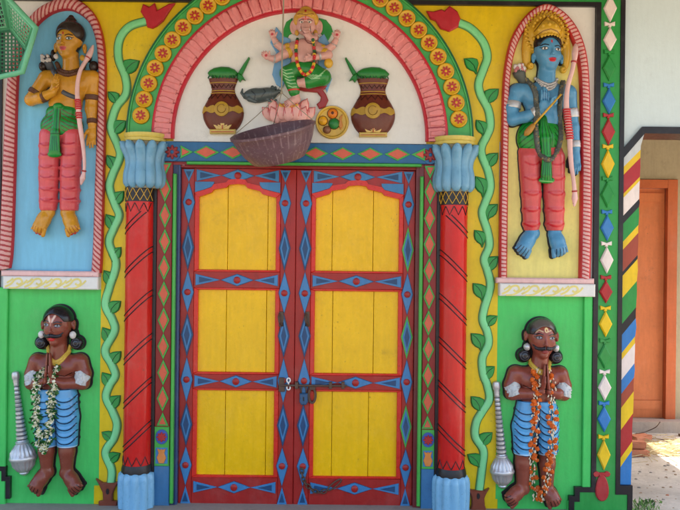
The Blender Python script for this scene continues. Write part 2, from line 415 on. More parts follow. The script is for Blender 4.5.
# ledges under the niches
for x0, x1, vy in ((8., 101.8, 0.), (498., 592.2, 1.5)):
    lg = mk('ledge', [box(x0, x1, 279.6+vy, 292+vy, 0, 12, ch=1.)], WHITE, front)
    mk('ledge_sill', [box(x0-3, x1-.6, 274+vy, 279.5+vy, 0, 10, ch=1.2)], PINK, lg)
    sc = []; xx = x0+2
    while xx < x1-16:
        sc.append(ribbon(catmull([(xx, 290+vy), (xx+6, 287+vy), (xx+10, 282.6+vy), (xx+15, 282+vy), (xx+17, 285.4+vy), (xx+14, 287.6+vy), (xx+11.5, 286+vy)], 5), .95, 12, pr(FLAT, .3)))
        sc.append(ribbon(catmull([(xx+4, 291+vy), (xx+11, 290.6+vy), (xx+18, 287+vy), (xx+22, 283+vy)], 5), .85, 12, pr(FLAT, .3)))
        sc.append(ribbon(catmull([(xx+2, 286+vy), (xx+6, 283.4+vy), (xx+8, 281.6+vy)], 5), .85, 12, pr(FLAT, .3))); xx += 19.3
    mk('scroll_ornament', sc, SCROLL_Y, lg)
# the striped jamb at the corner
sm = []; cuts = [(150, 'grey'), (168, 'yellow'), (176, 'red'), (195, 'yellow'), (199, 'white'), (217, 'black'), (225, 'green'), (243, 'yellow'), (251, 'brown'), (273, 'black'), (277, 'yellow'), (299, 'green'), (325, 'black'), (336, 'blue'), (354, 'yellow'), (361, 'white'), (381, 'blue'), (395, 'brown'), (409, 'yellow'), (431, 'red'), (459, 'yellow'), (468, 'blue'), (500, 'blue')]
pal = ['grey', 'yellow', 'red', 'white', 'black', 'green', 'brown', 'blue']
def edge_x(y): return 638.5 - (y-150)*.0175
for (a, cn), (b, _) in zip(cuts[:-1], cuts[1:]):
    a -= 3.4; b -= 3.4; up = 18.
    P = [(621.1, a), (edge_x(a-up), a-up), (edge_x((a+b)/2-up)+random.uniform(-.5, .9), (a+b)/2-up), (edge_x(b-up), b-up), (621.1, b)]
    P = [(x, min(max(y, 127.5), 480.7)) for x, y in P]
    if cn == 'blue' and b > 480: P = [(621.1, a), (edge_x(a-up), a-up), (edge_x(470), 470), (edge_x(480), 480.7), (621.1, 480.7)]
    if cn == 'grey': P = [(621.1, 156), (642, 131), (edge_x(143), 143), (edge_x(b-up), b-up), (621.1, b)]
    sm.append(prism(P, 0, 2.4, pal.index(cn)))
mk('striped_jamb', sm, [BORDCOL[p] for p in pal], front)
# diamonds and bows down the green border
beads = [('white', 10, 14, None), ('white', 41, 12.5, 'white'), ('green', 69, 13, 'green'), ('blue', 102, 13, 'blue'), ('red', 132.5, 13.5, 'red'), ('yellow', 164.5, 14.5, 'yellow'), ('green', 195, 13, 'green'), ('blue', 228, 13, 'blue'),
         ('white', 260, 13.5, 'white'), ('red', 291.5, 11.5, 'red'), ('yellow', 323.5, 13, 'yellow'), ('green', 355.5, 12.5, 'green'), ('white', 386.7, 13, 'white'), ('blue', 418, 13, 'blue'), ('yellow', 453.5, 15.2, 'yellow')]
def bow(x, y, s=1.):
    return [(x-5.2*s, y-2.6*s), (x, y-.9*s), (x+5.2*s, y-2.6*s), (x+5*s, y+1.6*s), (x+1.2*s, y+1.1*s), (x+1.5*s, y+2.8*s), (x-1.5*s, y+2.8*s), (x-1.2*s, y+1.1*s), (x-5*s, y+1.6*s)]
for cn, py, hh, bc in beads:
    px = 608.3 - 7.2*(py-10)/480
    mk('diamond_ornament', [prism([straight(*q) for q in diamond(px+random.uniform(-.4, .4), py, 6.6, hh)], 4.2, 7.4, ch=1.2)], BORDCOL[cn], front)
    if bc: mk('bow_ornament', [prism([straight(*q) for q in bow(px, py-hh-2.6)], 4.2, 6.8, ch=.4)], BORDCOL[bc], front)
mk('teardrop_ornament', [prism([straight(600.2+6.5*math.sin(t)*(1-.25*math.cos(t)), 486-13.5*math.cos(t)) for t in np.linspace(0, 2*math.pi, 20)[:-1]], 4.2, 7.2, ch=.9)], BORDCOL['red'], front)
mk('bow_ornament', [prism([straight(*q) for q in ellipse(594.6, 472.6, 3.2, 2.8, 10)+[] ], 4.2, 6.6, ch=.4), prism([straight(*q) for q in ellipse(605.2, 472.6, 3.2, 2.8, 10)], 4.2, 6.6, ch=.4), prism([straight(*q) for q in [(597, 471), (603, 471), (602, 475.5), (598, 475.5)]], 4.2, 6.9)], BORDCOL['red'], front)

# ------------------------------------------------------------------ arch over the door
ACX, ACY = 298.7, 138.8
arch = thing('door_arch', 'semicircular arch of pink blocks and gold flowers above the door', 'arch', (ACX, ACY, 0))
ty = [(ACX+126*math.cos(t), ACY-126*math.sin(t)) for t in np.linspace(0, math.pi, 49)]
mk('tympanum', [prism([(ACX-126, 143.5)]+ty[::-1]+[(ACX+126, 143.5)], 1.0, 2.6)], WHITE, arch)
def arc(R, n=120): return [(ACX-R, ACY+2.5)]+[(ACX-R*math.cos(t), ACY-R*math.sin(t)) for t in np.linspace(0, math.pi, n)]+[(ACX+R, ACY+2.5)]
mk('pink_band', [band2(arc(147.2), arc(124.8), 1.0, [(-1, 0), (-1, 6.), (-.93, 7), (-.6, 7.8), (0, 8.4), (.5, 8), (.72, 7), (.78, 5.6), (.9, 6.2), (.97, 5), (1, 0)])], VOUSS, arch, smooth=40)
# rounded tongue of every block
tb = []
for i in range(42):
    t0 = (i+.5)/42*math.pi; P = []
    for a, r in ((-.016, 129.5), (.016, 129.5), (.024, 139), (.02, 142.5), (.008, 144.4), (-.008, 144.4), (-.02, 142.5), (-.024, 139)): P.append((ACX-r*math.cos(t0+a), ACY-r*math.sin(t0+a)))
    tb.append(prism(P, 8., 10.4, ch=1.)); tb.append(tube([(x, y, 8.5) for x, y in P], .42, 5, 1, closed=True))
mk('block_relief', tb, [paint('block_pink', (220, 130, 128), dirt=.2, rough=.4), paint('block_line', (128, 40, 44))], arch)
mk('green_band', [band2(arc(171.5), arc(147.3), 1.0, [(-1, 0), (-1, 5.5), (-.93, 6.6), (-.84, 6.6), (-.8, 5), (.92, 5), (.94, 6), (1, 6), (1, 0)])], paint('arch_green', (72, 166, 84), dirt=.2, rough=.4), arch)
mk('band_outline', [ribbon(arc(171.9), .8, 1., pr(FLAT, 6.4))], paint('edge_green', (24, 92, 48), rough=.4), arch)
ros0 = None
GOLDY = paint('flower_gold', (212, 166, 34), dirt=.2, rough=.36)
for i in range(29):
    a = math.radians(7.2+i*5.915); x, y = ACX-158.8*math.cos(a), ACY-158.8*math.sin(a)
    if ros0 is None:
        ros0 = mk('flower_boss', [lathe((x, y, 5.8), (x, y, 9.6), [(0, 8.5), (.5, 8.5), (.85, 8.1), (1, 7.2), (.86, 6.6), (.75, 4), (.85, 0.1)], 24, 0), prism(flowerpts(x, y, 5.3, 8, .42, 4, .2), 8.2, 9.5, 1, ch=.2), ball((x, y, 9.3), (1.5, 1.5, .9), 0, 8), tube([(x+8.3*math.cos(t), y+8.3*math.sin(t), 7.) for t in np.linspace(0, 6.2832, 25)[:-1]], .45, 5, 2, closed=True), tube([(x+6.3*math.cos(t), y+6.3*math.sin(t), 8.6) for t in np.linspace(0, 6.2832, 25)[:-1]], .3, 5, 2, closed=True)], [GOLDY, paint('flower_red', (176, 46, 40), rough=.4), paint('flower_line', (96, 70, 24))], arch, smooth=35); rx, ry = x, y
    else: shifted(ros0, arch, ((x-rx)*S, 0, -(y-ry)*S))

# ------------------------------------------------------------------ pillars
def pillar(cx, sgn, capx, label, which):
    p = thing('pillar', label, 'pillar', (cx, 514, 0), group='red pillars beside the door')
    R = 13.4; sh = [lathe((cx, 472, 5), (cx, 203, 5), [(0, R), (1, R)], 40, 0)]
    def on(a, y, e=.25): return (cx+(R+e)*math.sin(a), y, 5+(R+e)*math.cos(a))
    for k in range(-1, 6):
        for off in (0, 5.5):
            pts = [on(a, 440-k*43.2-off-sgn*13*math.sin(a)*1.0) for a in np.linspace(-1.6, 1.6, 16)]
            pts = [q for q in pts if 214 < q[1] < 455]
            if len(pts) > 2: sh.append(tube(pts, .55, 6, 1))
    for y0, s in ((206, 1), (464, -1)):
        for a0 in (-1.1, -.45, .2, .85):
            sh.append(tube([on(a0-.32, y0), on(a0-.16, y0+s*4), on(a0, y0+s*8.5), on(a0+.16, y0+s*4), on(a0+.32, y0)], .45, 5, 1))
    mk('shaft', sh, [paint('pillar_red', (200, 28, 26), dirt=.2, rough=.26), BLACK], p, smooth=40)
    nb = [lathe((cx, 204.5, 5), (cx, 190, 5), [(0, 14.2), (1, 14.2)], 40, 0)]
    for a0 in np.arange(-1.5, 1.5, .5):
        for d in (-.5, .5): nb.append(tube([(cx+14.5*math.sin(a), y, 5+14.5*math.cos(a)) for a, y in ((a0-d/2, 203.5), (a0, 197.3), (a0+d/2, 191))], .35, 5, 1))
    mk('neck_band', nb, [BLACK, GOLD], p, smooth=40)
    mk('foot_band', [lathe((cx, 472.5, 5), (cx, 464.5, 5), [(0, 15.2), (.5, 15), (1, 13.8)], 40)], BLACK, p, smooth=40)
    # leafy capital: upright lobes that curl out at the top
    cap = []
    nl = 7
    for i in range(nl):
        th = (i-(nl-1)/2)*.56; dx, dd = math.sin(th), math.cos(th)
        rr = [(190.5, 13.5, 2.6), (186, 15.6, 5.6), (178, 15.4, 5.9), (168, 13.8, 5.6), (160, 14.6, 5.7), (154, 17.4, 5.6), (150.4, 20.2, 5.0), (148, 22.4, 3.6), (147, 24.2, 1.6), (147.2, 25, .5)]
        path = [(capx+dx*r*1., y, 5+dd*r) for y, r, w in rr]
        cap.append(tube(catmull(path, 4), np.interp(np.linspace(0, 1, len(rr)*4-3), np.linspace(0, 1, len(rr)), [w for *_, w in rr]), 10, 0))
    cap.append(lathe((capx, 191.5, 5), (capx, 146, 5), [(0, 16), (.3, 15.5), (.7, 15), (1, 20)], 36, 1))
    cp = mk('capital', cap, [paint('capital_blue', (110, 160, 188), dirt=.4, rough=.36, dirtc=(.1, .12, .13)), paint('groove_ochre', (120, 116, 96), dirt=.4, rough=.5)], p, smooth=50)
    mk('abacus', [lathe((capx, 146.5, 5), (capx, 137.5, 5), [(0, 17), (.15, 19.8), (.45, 20.4), (.55, 19.2), (.75, 20.6), (1, 20.6)], 36)], paint('abacus_yellow', (206, 186, 92), dirt=.35, rough=.45), cp, smooth=40)
    mk('base', [lathe((cx, 514.5, 5), (cx, 471, 5), [(0, 17.6, .05), (.5, 17.8, .16), (.82, 17.5, .2), (.93, 16.8, .18), (1, 14., .06)], 120, 0, lobes=11)], LBLUE, p, smooth=60)
    return p
pillar(140.4, 1, 145., 'red pillar with light blue leafy capital on the left of the door', 0)
pillar(452.8, -1, 452.4, 'red pillar with light blue leafy capital on the right of the door', 1)

# ------------------------------------------------------------------ door frame
fr = thing('door_frame', 'carved frame of blue lintel and dark red jambs with green diamonds', 'door frame', (297, 513, 0))
li = mk('lintel', [box(164, 432, 144.2, 163.6, 1., 5.2, ch=.5)], STEEL, fr)
LINE = paint('line_green', (70, 168, 70), dirt=.2, rough=.4); OFILL = paint('diamond_orange', (206, 92, 62), dirt=.2, rough=.4)
mk('lintel_rail', [box(187, 420, 163.8, 166.6, 1, 8.5, ch=.8)], LINE, fr)
mk('lintel_bed', [box(164, 432, 163.65, 166.65, .05, 1.3)], DARKRED, fr)
mk('head_board', [box(176.6, 419, 166.7, 169, -34, -2)], DARKRED, fr)
def outlined(cx, cy, hx, hy, d, m0, m1, name, parent, w=1.9):
    q = math.hypot(hx, hy); ix, iy = max(hx-w*q/hy, .3), max(hy-w*q/hx, .6)
    return mk(name, [prism(diamond(cx, cy, hx, hy), d, d+1.1, 0, ch=.3), prism(diamond(cx, cy, ix, iy), d+1.0, d+1.9, 1, ch=.2)], [m0, m1], parent)
def half_h(x0, x1, cy, hy): return [(x0, cy-hy), (x1, cy), (x0, cy+hy)]
for i, x in enumerate([206, 232.5, 259.5, 287, 314.5, 341.5, 368.8, 396]):
    outlined(x, 154.4, 13, 6.6, 5.2, LINE, OFILL, 'diamond_ornament', li, 1.4)
for x0, x1 in ((180.5, 193), (423.5, 409.5)):
    mk('half_diamond', [prism(half_h(x0, x1, 154.4, 6.6), 5.2, 6.3, 0, ch=.2), prism(half_h(x0+(x1-x0)*.12, x1-(x1-x0)*.3, 154.4, 3.8), 6.2, 7., 1, ch=.2)], [LINE, OFILL], li)
for x in (172.5, 428.5):
    mk('corner_flower', [prism(ellipse(x, 154.8, 8.4, 9, 20), 5.2, 6.2, 1), prism(flowerpts(x, 154.8, 7.2, 8, .6), 6.2, 8.2, 0, ch=.6), ball((x, 154.8, 8), (2, 2, 1.4), 1, 8)], [DARKRED, STEEL], li)
for x0, x1, bx0, bx1, gx0, gx1, cxx in ((157.2, 172.4, 153.9, 157.1, 173.3, 176.4, 165.2), (423.1, 436.2, 436.3, 440., 419., 422.3, 428.9)):
    j = mk('jamb', [box(x0, x1, 163.7, 467, 0, 3., ch=.4)], DARKRED, fr)
    mk('jamb_foot', [box(x0, x1, 467.2, 514, 0, 3.4, ch=.4)], paint('foot_blue', (58, 114, 158), dirt=.4, rough=.5), fr)
    mk('black_strip', [box(bx0, bx1, 192, 473, 0, 4.4)], BLACK, fr)
    mk('green_bead', [box(gx0, gx1, 176, 504, -2, 6.4, ch=1.)], LINE, fr)
    for k in range(10):
        cy = 191.3+k*26.1; cy = cy if cy < 410 else cy
        if k < 9: outlined(cxx+random.uniform(-.3, .3), cy, 5.9, 13, 3., LINE, OFILL, 'diamond_ornament', j, 1.5)
    for y0, y1 in ((165.4, 178), (427, 413.6)):
        mk('half_diamond', [prism([(cxx-5.9, y0), (cxx+5.9, y0), (cxx, y1)], 3, 4.1, 0, ch=.2), prism([(cxx-3.4, y0+(y1-y0)*.12), (cxx+3.4, y0+(y1-y0)*.12), (cxx, y0+(y1-y0)*.68)], 4., 4.8, 1, ch=.2)], [LINE, OFILL], j)
    pn = mk('flower_panel', [box(x0+.2, x1-.2, 428, 467, 3, 4.4, 0, ch=.4), box(x0+1.6, x1-1.6, 448.6, 464.5, 4.3, 4.7, 1)], [LINE, BLUE], j)
    cm = (x0+x1)/2
    mk('painted_flower', [prism(ellipse(cm, 437.8, 6.2, 7.4, 20), 4.4, 5.2, 1, ch=.2), prism(flowerpts(cm, 437.8, 5, 8, .6), 5.2, 6.4, 0, ch=.3)], [BORDCOL['red'], paint('disc_blue', (58, 84, 160), rough=.4)], pn)
    mk('painted_vase', [prism([(cm-4.2, 449.4), (cm-1.2, 450.6), (cm, 449.8), (cm+1.2, 450.6), (cm+4.2, 449.4), (cm+2.8, 454), (cm+4.6, 458.5), (cm+2.4, 464), (cm-2.4, 464), (cm-4.6, 458.5), (cm-2.8, 454)], 4.7, 5.9, ch=.4)], OFILL if False else paint('vase_orange', (212, 130, 60), rough=.4), pn)
mk('light_stop_board', [box(170, 425, 150, 514, -44.5, -42.2), box(176.6, 419, 166.7, 169.3, -42, -34.1)], BLACK, fr)  # unseen black board added to stop light leaking round the leaves
mk('jamb_return', [box(176.5, 179.4, 166.8, 514, -34, 0)], paint('return_blue', (56, 84, 124), dirt=.4), fr)
mk('bead_bed', [box(172.5, 177.9, 166.7, 514, .05, .7)], NAVY, fr); mk('bead_bed', [box(418.4, 423, 166.7, 514, .05, .7)], paint('return_red', (110, 40, 44), dirt=.4), fr)
mk('jamb_return', [box(415.4, 418.9, 166.8, 514, -34, 0)], paint('return_red', (110, 40, 44), dirt=.4), fr)

# ------------------------------------------------------------------ the two leaves
PLANK = paint('plank_yellow', (236, 184, 2), dirt=.34, rough=.3, var=.15, brush=.17, fade=.05, spots=.4, bump=.3, dirtc=(.16, .10, .02))
BEVEL = paint('bevel_red', (206, 42, 30), dirt=.2, rough=.34)
LEAFRED = paint('leaf_red', (158, 32, 28), dirt=.34, rough=.40, var=.18, dirtc=(.04, .02, .02))
DBLUE = paint('diamond_blue', (58, 120, 170), dirt=.3, rough=.38, dirtc=(.04, .07, .12)); DLINE = paint('diamond_line', (26, 66, 106), rough=.4)
def leaf(x0, x1, px0, px1, slx, srx, seams, label, greens):
    L = thing('door_leaf', label, 'door', ((x0+x1)/2, 509, -8), group='double doors')
    F0, F1 = -14., -6.
    mk('stile', [box(x0, px0-4.6, 169.4, 509, F0, F1, ch=.5)], LEAFRED, L); mk('stile', [box(px1+4.6, x1, 169.4, 509, F0, F1, ch=.5)], LEAFRED, L)
    a, b = px0-4.5, px1+4.5
    mid = (px0+px1)/2; w = px1-px0
    st = [(px0, 198), (px0+w*.06, 196.4), (px0+w*.16, 193.6), (px0+w*.19, 190.4), (px0+w*.35, 188.4), (px0+w*.385, 185.6), (px0+w*.5, 184.6), (px0+w*.60, 185.4), (px0+w*.625, 188.6), (px0+w*.79, 191.6), (px0+w*.82, 194.6), (px1-w*.05, 197.2), (px1, 198)]
    red = [(x, y-5.2) for x, y in st]; red[0] = (a, red[0][1]+1.); red[-1] = (b, red[-1][1]+1.)
    mk('rail', [prism([(a, 169.4), (b, 169.4)]+red[::-1], F0, F1)], LEAFRED, L)
    # blue spandrel above the stepped arch, bright red edge along the arch
    lf_ = [(x, y-.5) for x, y in red if x < mid and y > 183.6]; rt_ = [(x, y-.5) for x, y in red if x > mid and y > 183.6]
    mk('spandrel', [prism([(a+.6, 182.8), (lf_[-1][0]+.6, 182.8)]+lf_[::-1][:-1]+[(a+.6, lf_[0][1])], F1, F1+1.2)], DBLUE, L)
    mk('spandrel', [prism([(b-.6, 182.8), (b-.6, rt_[-1][1])]+rt_[::-1][1:]+[(rt_[0][0]-.6, 182.8)], F1, F1+1.2)], DBLUE, L)
    mk('arch_edge', [prism(red+st[::-1], F0, F1+1.6)], BEVEL, L)
    for y0, y1 in ((273, 289.5), (376.3, 391), (480.3, 509)): mk('rail', [box(a, b, y0, y1, F0, F1, ch=.5)], LEAFRED, L)
    pans = [(198, 271.2), (291.4, 374.4), (392.8, 478.4)]
    for n, (y0, y1) in enumerate(pans):
        # sloping bright red bead round the panel
        mk('panel_bead', [prism([(a, y0-(1.8 if n else 4)), (px0, y0-(0 if n else 1.)), (px0, y1), (a, y1+1.8)], F0, F1-.6, ch=.5), prism([(b, y0-(1.8 if n else 4)), (px1, y0-(0 if n else 1.)), (px1, y1), (b, y1+1.8)], F0, F1-.6, ch=.5), prism([(a, y1+1.8), (b, y1+1.8), (px1, y1), (px0, y1)], F0, F1-.8, ch=.5)]
           + ([prism([(a, y0-1.8), (b, y0-1.8), (px1, y0), (px0, y0)], F0, F1-.8, ch=.5)] if n else []), BEVEL, L)
        xs = [px0-.3]+[s+random.uniform(-.6, .6) for s in seams[n]]+[px1+.3]; ps = []
        for q in range(len(xs)-1):
            xa, xb = xs[q]+(.22 if q else 0), xs[q+1]-(.22 if q < len(xs)-2 else 0); dd = random.uniform(-.25, .25)
            if n == 0:
                top = [(x, y-.3) for x, y in st if xa+.2 < x < xb-.2]; yi = lambda x: float(np.interp(x, [p[0] for p in st], [p[1] for p in st]))-.3
                poly = [(xa, yi(xa))]+top+[(xb, yi(xb)), (xb, y1+.3), (xa, y1+.3)]
            else: poly = [(xa, y0-.3), (xb, y0-.3), (xb, y1+.3), (xa, y1+.3)]
            ps.append(prism(poly, F0, F1-4.2+dd, ch=.3))
        mk('plank_panel', ps, PLANK, L)
    mk('seam_light_stop', [box(px0-6, px1+6, 166.9, 508, F0-1.4, F0-.1)], BLACK, L)  # black sheet added behind the planks to keep light out of the seams
    # diamonds along the stiles
    seq = [(183, 226, 1, 203.5), (226, 272, 0, 0), (272, 315, 1, 294), (315, 359, 0, 0), (359, 405, 1, 382), (405, 449, 0, 0), (449, 489, 1, 468)]
    for si, sx in enumerate((slx, srx)):
        hw = 5.8 if si == 0 else 5.6
        for tri in ([(sx-hw+.4, 170.4), (sx+hw-.4, 170.4), (sx, 183)], [(sx, 489), (sx+hw-.4, 507.6), (sx-hw+.4, 507.6)]):
            cx_, cy_ = sum(p[0] for p in tri)/3, sum(p[1] for p in tri)/3
            mk('half_diamond', [prism(tri, F1, F1+1., 0, ch=.3), prism([(cx_+(x-cx_)*.5, cy_+(y-cy_)*.5) for x, y in tri], F1+.9, F1+1.5, 1)], [DBLUE, DLINE], L)
        for y0, y1, disc, cy in seq:
            c_ = (y0+y1)/2; jx = sx+random.uniform(-.3, .3)
            if disc:
                kx = [(jx, y0+.6), (jx+hw, cy), (jx, y1-.6), (jx-hw, cy)]
                o = mk('diamond_ornament', [prism([(jx, y0), (jx+hw+.5, cy), (jx, y1), (jx-hw-.5, cy)], F1, F1+.5, 1), prism(kx, F1+.4, F1+1.4, 0, ch=.4)], [DBLUE, DLINE], L)
                mk('disc', [lathe((jx, cy, F1+1.3), (jx, cy, F1+3.), [(0, 3.3), (.6, 3.1), (1, 2.2)], 16, 0)], [LEAFRED], o, smooth=40)
            else:
                gq = greens and si == 1
                mk('diamond_ornament', [prism(diamond(jx, c_, hw+.4, (y1-y0)/2), F1, F1+1.3, 1 if not gq else 2, ch=.3), prism(diamond(jx, c_, hw-1.2, (y1-y0)/2-4.6), F1+1.2, F1+1.8, 0, ch=.3), prism(diamond(jx, c_, hw-3., (y1-y0)/2-11), F1+1.7, F1+2.2, 1)], [DBLUE, DLINE if not gq else DLINE, LINE], L)
    # diamonds along the rails
    for cy in (176.3, 281.4, 383.4, 490):
        hh = 5.8 if cy != 176.3 else 6.
        cm_ = mid+random.uniform(-.5, .5); q = w*.21
        o = mk('diamond_ornament', [prism(diamond(cm_, cy, q+.6, hh+.5), F1, F1+.5, 1), prism(diamond(cm_, cy, q, hh), F1+.4, F1+1.4, 0, ch=.4)], [DBLUE, DLINE], L)
        mk('disc', [lathe((cm_, cy, F1+1.3), (cm_, cy, F1+3.), [(0, 3.6), (.6, 3.4), (1, 2.4)], 16, 0)], [LEAFRED], o, smooth=40)
        for xa, xb in ((px0-2.5, cm_-q-.3), (px1+2.5, cm_+q+.3)):
            tri = [(xa, cy-hh), (xb, cy), (xa, cy+hh)]; cx_ = (2*xa+xb)/3
            mk('half_diamond', [prism(tri, F1, F1+1.2, 0, ch=.3), prism([(cx_+(x-cx_)*.55, cy+(y-cy)*.5) for x, y in tri], F1+1.1, F1+1.7, 1)], [DBLUE, DLINE], L)
    return L
LL = leaf(179.5, 295.1, 197.4, 275.2, 187., 284.2, [(226.2, 266.5), (225.6, 266.), (226., 266.5)], 'left leaf of the double door with yellow panels and blue diamonds', False)
RL = leaf(295.5, 415.2, 315.2, 399.2, 305., 408.3, [(332.4, 373.4), (333., 374.4), (333.5, 371.)], 'right leaf of the double door with yellow panels and green edged diamonds', True)
# handles, bolt, hasp and padlock on the leaves
for x, P in ((281, LL), (307.2, RL)):
    mk('handle', [prism([straight(x-2.2, 312), straight(x+2.2, 312), straight(x+2.6, 327), straight(x-2.6, 327)], -6, -4.2, ch=.3), tube([(*straight(x-1.6, 314), -4.5), (*straight(x-2.2, 317), 0), (*straight(x-1.2, 322), 2), (*straight(x+.8, 326), -4.5)], 1.15, 8)], IRON, P, smooth=40)
bt = mk('bolt', [tube([(*straight(281, 385.6), -1.5), (*straight(347, 386.2), -1.5)], 1.15, 10)]+[box(*sum(([straight(x, 385)[0]-1.6, straight(x, 385)[0]+1.6] for _ in (0,)), []), straight(x, 382.2)[1], straight(x, 389)[1], -6, .3, ch=.4) for x in (296.5, 330.5, 343)], IRON, RL, smooth=40)
mk('keeper', [prism([straight(x, y) for x, y in ((279, 378), (284, 378), (284.6, 392), (278.4, 392))], -6, -1.6, ch=.4)], IRON, LL)
mk('hasp_ring', [tube([(*straight(288.4+1.7*math.cos(t), 380.6+2.2*math.sin(t)), -2.) for t in np.linspace(0, 2*math.pi, 14)[:-1]], .75, 6, closed=True), tube([(*straight(288.4+1.7*math.cos(t), 388+2.2*math.sin(t)), -2.) for t in np.linspace(0, 2*math.pi, 14)[:-1]], .75, 6, closed=True), tube([(*straight(288.4, 382.6), -2), (*straight(288.4, 386), -2)], .8, 6)], paint('white_metal', (226, 224, 218), dirt=.1, rough=.4), LL, smooth=True)
pk = thing('padlock', 'blue padlock hanging from the door bolt', 'padlock', (*straight(303.6, 404), -3))
mk('body', [prism([straight(x, y) for x, y in ((299.6, 393.5), (307.6, 393.5), (307.8, 402), (306, 405), (301.2, 405), (299.4, 402))], -4.2, .4, ch=.8), prism([straight(x, y) for x, y in ((303, 397), (304.2, 397), (304.2, 401), (303, 401))], .4, .6, 1)], [paint('padlock_blue', (40, 78, 112), rough=.35), BLACK], pk)
mk('shackle', [tube([(*straight(x, y), -2) for x, y in ((301, 394), (301, 389), (302.2, 386.8), (303.6, 386.2), (305, 386.8), (306.2, 389), (306.2, 394))], .8, 8)], IRON, pk, smooth=True)
hk = thing('iron_hasp', 'dark iron hasp loop hanging beside the padlock', 'hasp', (*straight(312, 404), -4))
mk('loop', [ribbon([straight(312+3.4*math.sin(t), 396-7.4*math.cos(t)) for t in np.linspace(0, 2*math.pi, 22)], 1.25, -5.4, pr(FLAT, 2.6))], IRON, hk)
mk('plate', [prism([straight(x, y) for x, y in ((308.5, 386), (316, 386), (315, 390.5), (309.5, 390.5))], -6, -2.4, ch=.4)], IRON, hk)
ch = thing('chain', 'rusty iron chain hanging loose across the foot of the right leaf', 'chain', (*straight(320, 494), -3))
path = catmull([(301.5, 470), (302.5, 477), (305, 483.5), (309, 488), (315, 492), (321, 493), (326.5, 491.4)], 12)
sl = np.concatenate([[0], np.cumsum(np.linalg.norm(np.diff(path, axis=0), axis=1))]); k = 0; pos = 1.5
while pos < sl[-1]-.5:
    i = min(int(np.searchsorted(sl, pos)), len(path)-2); c0 = path[i]; t = path[i+1]-path[i]; t /= np.linalg.norm(t); nn = np.array([-t[1], t[0]])
    pts = []
    for a in np.linspace(0, 2*math.pi, 15)[:-1]:
        q = c0+t*3.1*math.cos(a)+nn*(1.9*math.sin(a) if k % 2 == 0 else .25*math.sin(a)); pts.append((*straight(*q), -3.2+(0 if k % 2 == 0 else 1.8*math.sin(a))))
    mk('link', [tube(pts, .62, 7, closed=True)], IRON, ch, smooth=True); pos += 4.3; k += 1
mk('long_link', [tube([(*straight(334.5+8.6*math.cos(a)*.78+2.2*math.sin(a)*.62, 485.6-8.6*math.cos(a)*.62+2.2*math.sin(a)*.78), -3.) for a in np.linspace(0, 2*math.pi, 22)[:-1]], .8, 8, closed=True)], IRON, ch, smooth=True)
mk('staple', [tube([(*straight(300, 468), -6), (*straight(300.4, 469), -2), (*straight(302.6, 469.4), -2), (*straight(303, 468), -6)], .8, 7)], IRON, ch, smooth=True)

# ------------------------------------------------------------------ niches
def niche(label, outer, inner, field, mat, apex=False):
    n = thing('niche', label, 'niche', (*straight(*outer[0]), 0))
    O = catmull(outer, 6); I = catmull(inner, 6)
    O = np.array([straight(*p) for p in O]); I = np.array([straight(*p) for p in I])
    mk('back_panel', [prism([tuple(p) for p in (O*.5+I*.5)], .8, 1.6)], field, n)
    mk('rope_frame', [band2(O, I, 1.0, [(-1, 0), (-1, 5), (-.85, 7), (-.4, 8.4), (.2, 8.4), (.7, 7), (.95, 4.8), (1, 0)])], mat, n, smooth=45)
    return n
niche('blue arched niche with a bold red and white rope frame, upper left',
      [(-.6, 271), (2, 248), (5, 168), (9, 90), (14, 56), (22, 34), (36, 14), (52, 3.4), (68, 0), (84, 4), (97, 17), (104, 36), (107, 60), (107.4, 90), (106, 168), (104, 248), (102.6, 273)],
      [(12.4, 268), (15, 245), (17.6, 165), (19.6, 92), (22, 63), (28, 44), (40, 26), (53, 15.5), (68, 11.5), (80, 15), (91, 25), (97, 41), (99.4, 62), (99.8, 90), (97, 165), (94.4, 245), (92.8, 271.4)], NICHEBLUE, ROPE_L)
niche('yellow pointed niche with a fine red and white rope frame, upper right',
      [(498, 281), (498.6, 215), (500, 150), (501.5, 90), (504.4, 62), (509.6, 41), (518, 25), (530, 12), (545, 5.6), (560, 12), (572, 24), (580.5, 40), (585.6, 60), (588, 90), (589.4, 150), (590, 215), (588.6, 282)],
      [(506, 279), (506.8, 215), (507.4, 150), (508.4, 92), (511, 66), (516, 47), (523.5, 32), (533.6, 20), (545, 13.4), (555, 19), (564, 30), (571.6, 45), (576.4, 64), (578.4, 90), (579, 150), (578.6, 215), (577.5, 280)], NICHEYEL, ROPE_R)

